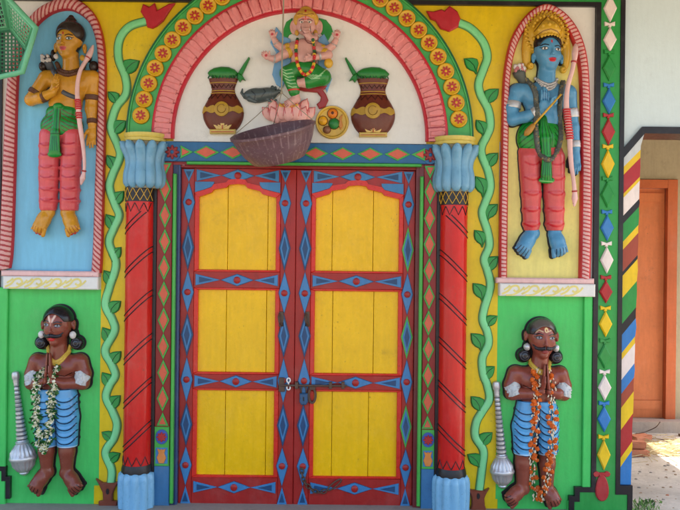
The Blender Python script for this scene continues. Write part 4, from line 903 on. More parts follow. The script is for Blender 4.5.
q.chain([(541, 120, 14), (543, 140, 16.4), (544, 160, 16.4), (544, 176, 16)], [4, 5, 4.6, 5.6], 1.5, flat=.6); q.ell((544.4, 181, 15), (8, 3.4, 3), 1.5)
def pGB(C, V):
    dk = lc(10, 74, 28)
    for dx in (-6, -3, 0, 3, 6): stroke(C, V, [(541+dx*.3, 118), (543+dx*1.2, 136), (544+dx*.9, 156)], .4, dk, 10)
    for i in range(5): stroke(C, V, [(531, 122+i*6), (524, 127+i*6), (519, 133+i*5.4)], .45, dk, 5); stroke(C, V, [(553, 122+i*6), (558, 128+i*6), (562, 134+i*5)], .45, dk, 5)
    for dx in (-4, -2, 0, 2, 4): stroke(C, V, [(544+dx*.6, 160), (544.3+dx*1.3, 181)], .4, dk, 12)
    stroke(C, V, [(537, 182), (551, 183)], .5, lc(120, 190, 110), 10)
outline(B, kB, [gB, t, q], 1., 2.2, .75)
gwB = q; sculpt('waistcloth', q, lc(26, 138, 48), B, kB, pGB)
gr = smooth_d(draped([gB, gwB], [(526, 79), (531, 88), (534, 100), (534, 116), (533.6, 132), (536, 150), (543, 161), (551, 158), (557.4, 146), (559.6, 130), (559, 114), (558, 100), (559.6, 90), (563, 82)], 1.0, 10), 8)
GARL = paint('dark_garland', (84, 88, 82), dirt=.4, rough=.5)
mk('relief_garland', [tube(gr, 2.7, 10)]+[ball((p[0]+random.uniform(-1.4, 1.4), p[1]+random.uniform(-1, 1), p[2]+1.6), random.uniform(1., 1.6), 0 if random.random() < .75 else 1, 7, .15) for p in gr[::1] for _ in range(2)], [GARL, paint('garland_ochre', (128, 112, 74), rough=.5)], B, raw=True, k=kB, smooth=True)
nk = []
for ro in (0, 2.6, 5.2):
    for x, y in catmull([(536.4-ro*.2, 78), (540, 83+ro*.8), (546.4, 86+ro), (553, 83.6+ro*.8), (556.6+ro*.2, 79)], 5): nk.append(ball((x, y, surf([gB], x, y, .2)), 1.5, 0, 7, .1))
mk('necklace', nk, SILVER, B, raw=True, k=kB, smooth=True)
for p0, p1, r, w in (((513, 105.6, 5), (512, 114, 6), 7.4, 7), ((533.6, 113.6, 15), (539, 110.6, 17), 4.9, 6.4), ((571.2, 113.6, 4.4), (572, 120, 4.6), 7.2, 9), ((574.4, 144.6, 6.4), (575, 152, 7.4), 5.2, 7)):
    mk('armlet' if r > 6 else 'bracelet', [ringed(p0, p1, r, w)], SILVER, B, raw=True, k=kB, smooth=50)
qv = mk('quiver', [lathe((526, 86, 3), (518, 70, 5), [(0, 4), (.55, 5), (.75, 6.4), (1, 6)], 14, 0)], GARL, B, raw=True, k=kB, smooth=True)
mk('fletching', [ball((519.6+random.uniform(-4.6, 4.6), 68.6+random.uniform(-3.6, 3.6), 8+random.uniform(-1, 1)), 2.2, i % 2, 7, .2) for i in range(18)], [WHITEP, paint('fletch_rose', (196, 120, 126), rough=.4)], qv, raw=True, k=kB, smooth=True)
longbow('pale pink bow with a banded red grip held by the blue-skinned statue', [(572, 47), (571.6, 51), (570.8, 57), (569.8, 64), (567, 76), (564, 86), (562.4, 96), (562, 108), (563.6, 122), (565.6, 138), (566.4, 152), (568, 168), (570, 180), (571.4, 192), (571.8, 199), (571.4, 207)],
         [.7, 2.6, 3.3, 2.3, 2.2, 2.3, 2.4, 2.8, 3., 2.9, 2.6, 2.3, 2., 2.2, 3.2, .7], 20.5, (112, 141), kB, 3.2, [(569.8, 65, 2.6), (571.4, 192.6, 2.4)])
ar = thing('arrow', 'gold arrow held slantwise in the hands of the blue-skinned statue', 'arrow', (523, 137, 18), raw=True, k=kB)
mk('shaft', [tube([(556.6, 97.6, 23), (530, 127.6, 20)], 1.05, 8)], GOLD, ar, raw=True, k=kB, smooth=True)
mk('head', [lathe((531.4, 126, 20.2), (521.6, 137.6, 18.6), [(0, 1), (.15, 2.6), (.5, 3.4), (.8, 3.), (1, .6)], 12, 0, flat=.7)], paint('arrow_gold', (168, 120, 44), dirt=.3, rough=.4), ar, raw=True, k=kB, smooth=True)

# ---------------- the two dark guardians below
def guardian(label, X, skin, cloth, cfg):
    o = thing('statue', label, 'statue', (*cfg['base'], 0), raw=True, k=kf(6), group='relief statues on the front'); k = kf(6)
    c = cfg; (cx, cy) = c['head']; nx = c['nose'][0]
    x0, x1, y0, y1 = c['box']; g = Clay(x0, x1, y0, y1, -1.5, 30, .5)
    sL, sR = c['sh']; eL, eR = c['el']; hx, hw, ht = c['hands']; wy = c['waist']
    ccx = (sL[0]+sR[0])/2; top = (sL[1]+sR[1])/2
    g.ell((ccx, top+7, 4), (19.4, 14.6, 10.6), 2); g.ell((ccx-.6, top+22, 4), (17, 17, 9.6), 4); g.ell((ccx-.8, wy+8, 4), (17.6, 12, 9), 3)
    for s in (-1, 1): g.ell((ccx+s*9.6, top+6, 10.4), (9, 6.4, 4.2), 2.5)
    g.cone((cx, cy+14, 6), (ccx, top-1, 5), 8, 9.4, 3); g.cone((sL[0]+2, sL[1]+1, 4), (sR[0]-2, sR[1]+1, 4), 8.2, 8.2, 3)
    for s, sh, el in ((-1, sL, eL), (1, sR, eR)):
        m = ((sh[0]+el[0])/2+s*1.2, (sh[1]+el[1])/2, 5)
        g.chain([(*sh, 4), m, (el[0]-s*2, el[1]-3.4, 8), (hx+s*13, hw+1.6, 14), (hx+s*4, hw-1.6, 17.6)], [8.4, 7.4, 6.6, 5.2, 3.5], 2)
    prayer(g, hx, hw-1, ht, 18.4, 1.15)
    for (a, b) in c['legs']: g.chain([(a[0], a[1]-14, 4.5), (a[0], a[1], 5), (a[0]*.5+b[0]*.5, a[1]*.6+b[1]*.4, 5.4), (*b, 5)], [9.6, 8.8, 8., 6.], 2)
    toes = []
    for an, toe in c['feet']: toes.append(foot(g, an, toe, 7.2))
    ears = c['ears']; head(g, (cx, cy), 13.6, 18.6, c['eyes'], c['nose'], c['mouth'], c['chin'], ears)
    m = c['mouth']
    def pp(C, V):
        ln = lc(30, 12, 10)
        face_paint(C, V, c['eyes'], c['nose'], c['mouth'], 13.6, c['lip'], white=(.3, .31, .33), dmin=6, iris=(.05, .05, .06), lw=1.)
        if c['mark'] == 'v':
            stroke(C, V, [(nx-3.4, cy-10.4), (nx-1, cy-5)], 1.1, lc(216, 182, 160), 6); stroke(C, V, [(nx+3.6, cy-10.4), (nx+.8, cy-5)], 1.1, lc(216, 182, 160), 6); stroke(C, V, [(nx, cy-8), (nx-.2, cy-1)], .6, lc(190, 120, 90), 6)
        else:
            for s in (-1, 1): stroke(C, V, [(c['eyes'][0][0]-3 if s < 0 else c['eyes'][1][0]+3, c['eyes'][0][1]-5), (c['eyes'][0][0] if s < 0 else c['eyes'][1][0], c['eyes'][0][1]-7.4), (nx+s*2.6, c['eyes'][0][1]-5.6)], .55, lc(196, 160, 120), 5)
            blob(C, V, (nx+.8, cy-9), 1.9, 2.6, lc(222, 196, 140), 6); blob(C, V, (nx+.8, cy-8.6), .8, 1.2, lc(160, 80, 50), 6)
        for t_ in toes: toe_paint(C, V, t_, ln, .36)
        stroke(C, V, [(hx, hw-1), (hx, ht-1)], .42, ln, 16)
        for s in (-1, 1):
            stroke(C, V, [(ccx+s*2, top+12), (ccx+s*9, top+13.4), (ccx+s*16, top+10)], .38, ln, 8)
    sculpt('body', g, skin, o, k, pp)
    # hair: cap and side rolls
    h = Clay(x0, x1, cy-30, cy+30, -1.5, 28, .5)
    h.ell((cx, cy-6, 7), (15.2, 14.6, 14), 1.5); h.ell((nx*.6+cx*.4, cy+7.4, 17), (13.2, 20, 15), .8, sub=True); h.cut(1, cy-4.6, '<')
    for (hx_, hy_) in c['rolls']: h.ell((hx_, hy_, 5), (7, 7, 6.5), 1.5); h.ell((hx_*.8+cx*.2, hy_-7.4, 3.4), (3.6, 7, 3.6), 2)
    def hp(C, V):
        if c['mark'] != 'v': blob(C, V, (cx, cy-14), 11, 6.4, lc(96, 86, 78), 5, soft=3)
        for (hx_, hy_) in c['rolls']:
            for a in (2.2, 4.4): stroke(C, V, [(hx_+a*math.cos(t), hy_+a*math.sin(t)) for t in np.linspace(0, 5.4, 14)], .3, lc(84, 88, 96), 5)
    sculpt('hair', h, lin(30, 27, 29), o, k, hp)
    ms = []
    for s in (-1, 1):
        P = catmull([(m[0]+s*.6, m[1]-3.2), (m[0]+s*4, m[1]-2.8), (m[0]+s*8, m[1]-3.6), (m[0]+s*c['mous'], m[1]-6.2)], 5)
        ms.append(tube([(x, y, surf([g], x, y, .2)) for x, y in P], np.linspace(2.2, .6, len(P)), 8)); ms.append(tube([(x, y+.7, surf([g], x, y, -.2)) for x, y in P[:-3]], 1.6, 8))
    mk('moustache', ms, HAIRB, o, raw=True, k=k, smooth=True)
    for (x, y) in c['rings']: mk('earring', [ball((x, y, 10.4), (3.5, 3.8, 2.6), 0, 12, .06), lathe((x, y, 12), (x, y, 13.6), [(0, 2.4), (.6, 2.2), (1, 1.2)], 12)], WHITEP if c['mark'] == 'v' else SILVER, o, raw=True, k=k, smooth=40)
    # gold collar
    P = smooth_d([(x, y, min(surf([g], x, y, .2), 14.6)) for x, y in catmull(c['collar'], 6)], 4)
    cl = [tube(P, 1.9, 8), tube([(x, y+2.6, min(surf([g], x, y+2.6, .1), 14.8)) for x, y, _ in P[3:-3]], 1.7, 8)]+[ball((x, y+1.2, min(surf([g], x, y+1.2, 1.6), 16.2)), 1.0, 0, 6, .15) for x, y, _ in P[2:-2]]
    mk('collar', cl, paint('collar_gold', (206, 170, 66), dirt=.3, rough=.34, bump=.5), o, raw=True, k=k, smooth=True)
    # silver armlet plates on the elbows
    for s, sh, el in ((-1, sL, eL), (1, sR, eR)):
        a = np.array((sh[0]*.36+el[0]*.64+s*1., sh[1]*.36+el[1]*.64, 6.)); b = np.array((el[0], el[1], 8.))
        ap = Clay(min(a[0], b[0])-14, max(a[0], b[0])+14, a[1]-14, b[1]+12, 0, 24, .5); ap.cone(a+np.array([-s*1., -3, 0]), a+np.array([-s*2.6, 5.5, 3.2]), 8., 7.6, 1)
        for _ in range(26): 
            x, y = a[0]+random.uniform(-7, 7), a[1]+random.uniform(-8, 8); f = ap.front(x, y)
            if f: ap.ell((x, y, f), 1.1, .5)
        # a pointed cuff: cut along a slanted line
        XX = ap.o[0]+ap.h*np.arange(ap.n[0]); YY = ap.o[1]+ap.h*np.arange(ap.n[1])
        ap.F = np.maximum(ap.F, ((a[1]-6.5+s*0-(XX[:, None]-a[0])*s*-.75)-YY[None, :]).astype(np.float32)[:, :, None]*.8)
        ap.F = np.maximum(ap.F, (YY[None, :]-(a[1]+6.5+(XX[:, None]-a[0])*s*.35)).astype(np.float32)[:, :, None]*.9)
        sculpt('armlet', ap, lin(186, 188, 186), o, k)
    # blue loincloth with scalloped folds
    t = Clay(x0, x1, wy-8, c['hem']+6, -1.5, 28, .5)
    for (a, b), s in zip(c['legs'], (-1, 1)): t.chain([(a[0]*.55+ccx*.45, wy+4, 4.2), (a[0], (wy+c['hem'])/2, 5), (a[0], c['hem']-3, 5)], [13, 11.4, 10.2], 2.2)
    t.ell((ccx-.8, wy+9, 4.2), (19.4, 14, 11), 2); t.cut(1, wy+.6, '>'); t.cut(1, c['hem'], '<')
    ylist = np.arange(wy+8, c['hem']-2, 7.)
    for y in ylist:
        for (a, b), s in zip(c['legs'], (-1, 1)):
            for u in np.linspace(-1, 1, 9): 
                x = a[0]+u*9.4; yy = y+3.2*(1-u*u); f = t.front(x, yy)
                if f: t.ell((x, yy, f-.5), (1.7, 1.3, 1.2), 1.4)
    def cp(C, V):
        dk = lc(22, 40, 70)
        for y in ylist:
            for (a, b), s in zip(c['legs'], (-1, 1)):
                P = catmull([(a[0]-10, y-1.2), (a[0]-5, y+3.4), (a[0]+1, y+4.6), (a[0]+6, y+3.2), (a[0]+10.4, y-1.4)], 4); stroke(C, V, P, .62, dk, 4)
        for (a, b) in c['legs']: stroke(C, V, [(a[0]-10, c['hem']-1.), (a[0]+10, c['hem']-1.)], .5, lc(190, 214, 232), 3)
        stroke(C, V, [(ccx-1, wy), (ccx-1, c['hem'])], .6, dk, 3)
    sculpt('loincloth', t, cloth, o, k, cp)
    outline(o, k, [g, t, h], 0., 1.1, .9)
    return o, g, t
GC = dict(base=(58, 496), head=(59, 325.6), box=(18, 98, 302, 500), sh=((36.2, 361.8), (79.6, 361.8)), el=((30.4, 386), (85.4, 386)), hands=(53.4, 381, 351.5), waist=388, hem=446.4,
          legs=(((46, 440), (46.6, 468)), ((67, 440), (66.6, 469))), feet=(((46.6, 471), (35.6, 487.6)), ((66.6, 472), (78, 487.6))), ears=((43.4, 324), (74.2, 324)), eyes=[(50.4, 323.6), (62, 324.6)], nose=(55.8, 330.6), mouth=(55.6, 337.6), chin=(57, 344),
          rolls=((41.6, 342.4), (77, 343)), rings=((43.2, 334), (74.2, 334.6)), collar=[(46.6, 345), (48.4, 351), (53, 357.6), (58.6, 360.6), (64, 357.6), (68, 351), (70, 345)], mous=11.4, lip=lc(196, 36, 40), mark='v')
GuC, gC, tC = guardian('dark brown moustached relief statue with white earrings under the blue niche', 0, lc(128, 64, 48), lc(88, 156, 202), GC)
GD = dict(base=(538, 506), head=(541, 338), box=(497, 577, 314, 512), sh=((516, 374), (560.6, 374.8)), el=((509.6, 396.4), (565, 397)), hands=(542.4, 391, 362.5), waist=400, hem=454,
          legs=(((524, 449), (522.6, 485)), ((547.4, 449), (547.4, 487))), feet=(((522, 488), (508.8, 498.6)), ((548, 489.6), (553.8, 500.6))), ears=((525.6, 335), (556.4, 336)), eyes=[(536, 336.2), (549.2, 337)], nose=(542.4, 343.4), mouth=(542.4, 350), chin=(541.6, 356.6),
          rolls=((524, 355.4), (556, 357)), rings=((526, 346.4), (554.8, 347.6)), collar=[(529.4, 358), (531, 363), (535, 368), (540.2, 370), (546, 368.4), (549.6, 364), (551.4, 358.4)], mous=11.6, lip=lc(150, 58, 52), mark='o')
GuD, gD, tD = guardian('dark brown moustached relief statue with forehead dot, lower right of the front', 484, lc(136, 68, 52), lc(88, 160, 208), GD)

# ---------------- flower garlands hung on them
def petals(c, r, n, m, up=.5):
    out = []
    for i in range(n):
        a = random.uniform(0, 6.28); b = random.uniform(-.2, 1.2); u = np.array([math.cos(a)*math.cos(b), math.sin(a)*math.cos(b), math.sin(b)]); v = np.cross(u, [.3, .5, .8]); v /= np.linalg.norm(v)
        p = np.array(c); w = r*random.uniform(.3, .5)
        V = [p, p+u*r*.6+v*w, p+u*r*random.uniform(.9, 1.2), p+u*r*.6-v*w]; out.append((V, [(0, 1, 2, 3)], m))
    return out
def strand(paths, gs, k, off): return [smooth_d([(x, y, surf(gs, x, y, off)) for x, y in catmull(p, 10)], 25) for p in paths]
k6 = kf(12)
gl = thing('garland', 'garland of fresh white blossoms and green leaves on the left dark statue', 'garland', (46, 452, 20), raw=True, k=kf(6))
fl = [[], [], []]; st = []
for P in strand([[(47, 366), (43, 374), (41, 388), (40.6, 404), (42, 422), (43.4, 436), (46, 449), (50, 444), (52.6, 428), (55, 408), (57, 390), (57.8, 374), (58.6, 366)]], [gC, tC], kf(6), 1.4):
    st.append(tube(P, .6, 5, 0)); cum = np.concatenate([[0], np.cumsum(np.linalg.norm(np.diff(P, axis=0), axis=1))])
    for s in np.arange(1, cum[-1], 2.1):
        i = int(np.searchsorted(cum, s)); i = min(i, len(P)-1); c = P[i]+np.array([random.uniform(-3.3, 3.3), random.uniform(-1, 1), random.uniform(.2, 2.2)])
        fl[0] += petals(c, random.uniform(2.6, 3.7), 7, 0); fl[0].append(ball(c+np.array([0, 0, .5]), .7, 1, 6))
        for _ in range(2): fl[1] += petals(c+np.array([random.uniform(-3.4, 3.4), random.uniform(-2, 2), -.6]), random.uniform(3., 4.4), 3, 0)
mk('string', st, paint('string_green', (54, 84, 40)), gl, raw=True, k=kf(6))
b_ = mk('blossoms', fl[0], [paint('petal_white', (236, 232, 206), dirt=.05, rough=.6), paint('petal_heart', (220, 206, 120), rough=.6)], gl, raw=True, k=kf(6), fix=False); b_['kind'] = 'stuff'
b_ = mk('leaves', fl[1], [paint('fresh_leaf', (40, 96, 36), dirt=.1, rough=.5)], gl, raw=True, k=kf(6), fix=False); b_['kind'] = 'stuff'
gl = thing('garland', 'long garland of orange marigolds and white buds on the right dark statue', 'garland', (537, 500, 20), raw=True, k=kf(6))
st = []; mg = []; bd = []
for P in strand([[(536.6, 366), (534, 376), (533.4, 392), (533, 410), (532, 430), (530.6, 450), (531, 470), (534, 488), (537, 499)], [(546.6, 366), (548.6, 378), (548.8, 396), (549.6, 412), (549.4, 430), (548.4, 450), (546.4, 470), (543.4, 488), (540.6, 499)]], [gD, tD], kf(6), 1.6):
    st.append(tube(P, .5, 5, 0)); cum = np.concatenate([[0], np.cumsum(np.linalg.norm(np.diff(P, axis=0), axis=1))])
    for s in np.arange(2, cum[-1], 1.9):
        i = min(int(np.searchsorted(cum, s)), len(P)-1); c = P[i]+np.array([random.uniform(-4.6, 4.6), random.uniform(-1, 1), random.uniform(.4, 2.)])
        if random.random() < .7:
            r = random.uniform(1.6, 2.7); mg.append(ball(c, (r, r*.9, r*.8), 0, 9, .22)); mg += petals(c, r*1.15, 8, 1)
        for _ in range(2):
            c2 = P[i]+np.array([random.uniform(-3.6, 3.6), random.uniform(-1.8, 1.8), random.uniform(.2, 1.8)]); u = np.array([random.uniform(-.5, .5), 1, 0]); bd.append(lathe(c2, c2+u*random.uniform(2, 3.2), [(0, .25), (.4, .6), (.8, .75), (1, .3)], 6))
mk('string', st, paint('string_green', (54, 84, 40)), gl, raw=True, k=kf(6))
b_ = mk('marigolds', mg, [paint('marigold', (206, 92, 14), dirt=.1, rough=.7, var=.2), paint('marigold_petal', (222, 116, 22), dirt=.1, rough=.7)], gl, raw=True, k=kf(6), fix=False); b_['kind'] = 'stuff'
b_ = mk('buds', bd, paint('bud_white', (226, 210, 178), dirt=.1, rough=.6), gl, raw=True, k=kf(6)); b_['kind'] = 'stuff'

# ---------------- silver maces beside them
def mace(label, top, neck, tip, w, R):
    k = kf(4); o = thing('mace', label, 'mace', (*tip, 0), raw=True, k=k, group='silver maces')
    t0 = np.array((*top, 4.)); n0 = np.array((*neck, 4.)); e0 = np.array((*tip, 4.)); u = n0-t0
    pf = [(0, .5), (.015, 3.2), (.05, 3.9), (.10, 3.9), (.13, 2.8), (.15, 3.2), (.17, w)]
    for i in range(14):
        t = .18+i*.058; ww = w+(R*.44-w)*(i/13.)**1.5; pf += [(t, ww*1.06), (t+.026, ww*1.06), (t+.034, ww*.9), (t+.050, ww*.9)]
    gr_ = []
    for i in range(14):
        t = .18+i*.058+.042; ww = w+(R*.44-w)*(i/13.)**1.5; gr_.append(lathe(t0+u*(t-.007), t0+u*(t+.007), [(0, ww*.9), (.1, ww*.93), (.9, ww*.93), (1, ww*.9)], 20, 1))
    mk('handle', [lathe(t0, n0, pf+[(1, R*.46)], 20, 0)]+gr_, [SILVER, paint('engraved_grey', (84, 82, 84))], o, raw=True, k=k, smooth=45)
    mk('head', [lathe(n0, e0, [(0, R*.5, 0), (.03, R*.56, .0), (.07, R*.5, 0), (.12, R*.64, .1), (.3, R*.96, .16), (.40, R*1., .1), (.42, R*1.08, 0), (.47, R*1.12, 0), (.52, R*1.08, 0), (.54, R*.98, .08), (.7, R*.86, .14), (.84, R*.56, .1), (.88, R*.36, 0), (.91, R*.4, 0), (.94, R*.3, 0), (1, .3, 0)], 64, 0, lobes=16)]+[tube([n0+(e0-n0)*t+(np.array([math.sin(a), 0, 0])+np.array([0, 0, math.cos(a)]))*R*q for t, q in sp], .3, 4, 1) for a in np.linspace(-1.47, 1.47, 16) for sp in (((.13, .62), (.22, .78), (.3, .87), (.4, .96)), ((.55, .95), (.7, .78), (.84, .52)))], [SILVER, paint('engraved_grey', (84, 82, 84))], o, raw=True, k=k, smooth=60)
    return o
mace('silver mace with round knob top beside the left dark statue', (15.2, 371), (22.2, 441), (24.6, 476), 2.6, 12.2)
mace('silver mace with plain slim top beside the right dark statue', (496, 381), (501.6, 455), (502.6, 489), 2.8, 11.)
# ------------------------------------------------------------------ reliefs in the tympanum
POTB = paint('pot_maroon', (100, 42, 26), dirt=.25, rough=.38)
def water_pot(label, cx, y0, y1, R, lean, sgn):
    k = kf(4); o = thing('water_pot', label, 'pot', (cx, y1, 2.6), raw=True, k=k, group='auspicious pots over the door')
    H = y1-y0; pf = [(0, R*.45), (.04, R*.62), (.12, R*.80), (.25, R*.96), (.36, R), (.47, R*.95), (.58, R*.80), (.68, R*.64), (.74, R*.56), (.80, R*.54), (.88, R*.60), (.95, R*.68), (1, R*.72)]
    T = np.linspace(0, 1, 34); rr = np.interp(T, [p[0] for p in pf], [p[1] for p in pf])
    rr = np.convolve(np.pad(rr, 2, 'edge'), [.1, .2, .4, .2, .1], 'valid')
    f = .42; R3 = lambda t: float(np.interp(t, T, rr))
    pt = lambda t, a, e=.2: (cx+(R3(t)+e)*math.sin(a), y1-H*t, 2.6+(R3(t)+e)*math.cos(a)*f+e)
    prt = [lathe((cx, y1, 2.6), (cx, y0, 2.6), list(zip(T, rr)), 40, 0, flat=f)]
    for t0, t1, n in ((.88, .82, 7), (.70, .62, 6)):
        P = [pt(t0 if i % 2 else t1, a) for i, a in enumerate(np.linspace(-1.25, 1.25, n*2))]; prt.append(tube(P, .5, 5, 2))
    for t in (.915, .77, .725): prt.append(tube([pt(t, a) for a in np.linspace(-1.4, 1.4, 14)], .5, 5, 1))
    # ochre belt and medallion
    for i in range(24):
        a0, a1 = np.linspace(-1.5, 1.5, 25)[i:i+2]; w0, w1 = (.055+.02*math.sin(a0*9), .055+.02*math.sin(a1*9))
        prt.append(([pt(.42-w0, a0, .5), pt(.42-w1, a1, .5), pt(.42+w1, a1, .5), pt(.42+w0, a0, .5)], [(0, 1, 2, 3)], 1))
    prt.append(lathe((cx-.5, y1-H*.42, 2.6+R*f), (cx-.5, y1-H*.42, 4.4+R*f), [(0, R*.36), (.6, R*.35), (1, R*.26)], 20, 1))
    prt.append(tube([(cx-.5+R*.2*math.cos(a), y1-H*.42+R*.2*math.sin(a), 4.5+R*f) for a in np.linspace(0, 5.5, 14)], .4, 5, 3))  # curl line on the medallion in a darker ochre
    mk('body', prt, [POTB, paint('belt_ochre', (176, 138, 40), dirt=.3, rough=.42), paint('zigzag_dark', (60, 22, 18)), paint('belt_curl', (128, 92, 24))], o, raw=True, k=k, smooth=40)
    mk('base', [box(cx-R*.62, cx+R*.62, y1-3.2, y1+1.2, 2.6, 9, 0, ch=.8), tube([(cx-R*.55, y1-.4, 9.2), (cx+R*.55, y1-.4, 9.2)], .35, 5, 1)], [paint('base_gold', (198, 168, 84), dirt=.3), BORDCOL['red']], o, raw=True, k=k)
    lf = []
    for i in range(5):
        a = (i-2)*.55; c0 = np.array((cx, y1-3.)); u = np.array((math.sin(a), -math.cos(a))); n = np.array((-u[1], u[0])); L = R*.52
        lf.append(prism([c0, c0+u*L*.5-n*L*.24, c0+u*L, c0+u*L*.5+n*L*.24], 7, 10-abs(i-2)*.5, ch=.6))
    mk('base_flower', lf+[tube([(cx, y1-3, 10.4), (cx, y1-7, 10.4)], .45, 5, 1)], [paint('petal_gold', (214, 182, 104), dirt=.2), BORDCOL['red']], o, raw=True, k=k)
    GR = paint('mango_green', (34, 120, 48), dirt=.25, rough=.4)
    nut = mk('coconut', [lathe((cx-R*.74, y0-5.2, 4.4), (cx+R*.72, y0-4.6, 4.4), [(0, .4), (.06, 2.8), (.2, 5.4), (.45, 7.), (.7, 6.6), (.88, 4.4), (1, .6)], 18, 0, flat=.8)], GR, o, raw=True, k=k, smooth=True)
    sx = cx+sgn*R*.78
    mk('leaf', [prism([(sx-sgn*1.5, y0-5), (sx+sgn*4.5, y0-14.5), (sx+sgn*9.6, y0-21.6), (sx+sgn*10.6, y0-20), (sx+sgn*7, y0-12), (sx+sgn*2.6, y0-3)], 3, 6.4, ch=.9), prism([(sx-sgn*1, y0-5), (sx+sgn*3.4, y0-2.4), (sx+sgn*6.4, y0+2.4), (sx+sgn*3, y0+1), (sx+sgn*.6, y0+4), (sx-sgn*2.2, y0-.6)], 3, 7.4, ch=.9)], GR, o, raw=True, k=k)
    mk('leaf_fringe', [tube([(cx+s*R*.5+q, y0-2, 9), (cx+s*R*.5+q*1.6, y0+.8, 8.6)], .7, 5) for s in (-1, 0, 1) for q in (-2.5, 0, 2.5)], paint('dark_leaf', (18, 76, 34)), o, raw=True, k=k)
water_pot('maroon water pot with green coconut, leaf tip pointing right, left of the basket', 223.2, 78.6, 133, 20.8, 0, 1)
water_pot('maroon water pot with green coconut, leaf tip pointing left, right of the plate', 373, 79, 136, 22.4, 0, -1)
# mouse
kM = kf(4); ms = thing('mouse', 'small grey painted mouse crouching beside the lotus', 'mouse', (262, 104, 2.6), raw=True, k=kM)
g = Clay(238, 288, 78, 112, 1, 16, .4)
g.ell((257, 95.6, 4), (13.4, 7.6, 6.6), 1); g.ell((268, 94.2, 5), (9, 6.6, 6), 3); g.cone((272, 93.6, 6), (279.4, 91.8, 6), 4.8, 2., 2)
g.ell((272.6, 88.2, 6.4), (1.9, 2.4, 1.4), .6); g.ell((275.4, 88.4, 5), (1.5, 2, 1.2), .6)
g.cone((266, 99, 7), (271.6, 102.6, 8), 1.9, 1.4, .8); g.cone((271, 98, 7), (276.4, 101, 8), 1.6, 1.2, .8); g.cone((250, 99.5, 7), (256, 102.4, 8.4), 3, 1.8, 1.2)
g.chain([(245, 97, 4), (241.6, 93, 4), (242.4, 89, 4)], [2, 1.2, .7], .8)
def pM(C, V):
    blob(C, V, (276, 90.8), .8, .8, (.01, .01, .01), 4); stroke(C, V, [(252, 92), (256, 96), (255, 100)], .5, lc(40, 46, 50), 4); stroke(C, V, [(262, 98), (266, 93), (264, 90)], .5, lc(44, 50, 54), 4)
sculpt('body', g, lc(74, 84, 84), ms, kM, pM)
mk('whisker', [tube([(278, 92.4, 8), (281.6, 95.4, 9)], .25, 4), tube([(278, 91.6, 8), (280.4, 87.4, 9)], .25, 4)], BLACK, ms, raw=True, k=kM)
# plate of sweets
pt_ = thing('plate', 'round gold plate of coloured sweets between mouse and pot', 'plate', (332.2, 139, 2.6), raw=True, k=kM)
mk('dish', [lathe((332.2, 122.4, 2.6), (332.2, 122.4, 6.6), [(0, 16.6), (.6, 16.7), (1, 16), (.95, 14.8), (.55, 13.6), (.5, .1)], 32)], paint('plate_gold', (204, 166, 62), dirt=.25, rough=.36), pt_, raw=True, k=kM, smooth=40)
for x, y, r, c in ((332.6, 113.8, 5, (216, 120, 30)), (323, 121, 4.6, (222, 160, 30)), (334, 124, 5.4, (40, 122, 54)), (327, 130, 3.6, (140, 96, 70))):
    mk('sweet', [ball((x, y, 5.4), (r, r, 3.2), 0, 14), tube([(x+r*1.02*math.cos(a), y+r*1.02*math.sin(a), 5.6) for a in np.linspace(0, 6.28, 20)[:-1]], .35, 5, 1, closed=True)]+([ball((x, y-.2, 8.2), (1.7, 1.7, .8), 1, 8)] if c[0] == 216 else []), [paint('sweet_%d' % c[0], c, rough=.4), paint('sweet_line', (90, 44, 20))], pt_, raw=True, k=kM, smooth=40)
mk('leaf', [prism([(340, 117), (342.6, 114.6), (341.4, 120), (342.8, 126), (340.8, 130), (338.6, 126)], 5, 6.6, ch=.4)], paint('sweet_leaf', (190, 120, 40)), pt_, raw=True, k=kM)

# ------------------------------------------------------------------ elephant-headed figure on a lotus
kG = kf(7); G = thing('statue', 'elephant-headed relief statue with four arms, gold crown and green dhoti above the door', 'statue', (296, 108, 2.6), raw=True, k=kG)
g = Clay(262, 344, 12, 116, 1.4, 26, .4)
g.ell((304, 58, 7), (13, 12.6, 9.6), 2); g.ell((304.6, 47.4, 7), (12.6, 9, 7.6), 3); g.ell((306, 27, 9), (9.4, 9.4, 8), 2); g.ell((306, 21, 10), (8.2, 6, 7), 2)
for x, s in ((294, -1), (318.6, 1)): g.ell((x, 27, 6), (4.2, 7.4, 2.4), 1); g.ell((x+s*.6, 27, 8.2), (2.4, 5, 1), .6, sub=True)
g.chain([(306, 29, 16), (306.4, 34, 18.4), (308.4, 39, 19.4), (312.4, 42, 19.6), (316.2, 41.2, 19.2), (316.4, 38, 18.6)], [4.8, 4.3, 3.8, 3.3, 2.8, 2.], .7)
for s in (-1, 1): g.ell((306+s*4, 24.6, 15.6), (1.9, 1.1, 1.2), .4); g.cone((306+s*3.6, 31.6, 15.6), (306+s*5.2, 33.4, 17.6), 1.5, .8, .4)
g.chain([(294, 46, 6), (284, 50, 8), (277.4, 45, 9), (274.4, 40, 10)], [5, 4.2, 3.4, 2.8], 1.2)
g.chain([(294, 49, 8), (285, 55, 11), (275.6, 60.4, 12.4), (271, 59.6, 13)], [5, 4.6, 3.6, 3], 1.2)
g.chain([(316, 46, 6), (326, 51, 8), (333, 46, 9), (335.8, 41, 10)], [5, 4.2, 3.4, 2.8], 1.2)
g.chain([(316, 49, 8), (328, 56, 11), (320, 58.4, 15.6), (314.4, 60, 17.6)], [5, 4.6, 3.4, 2.9], 1.2)
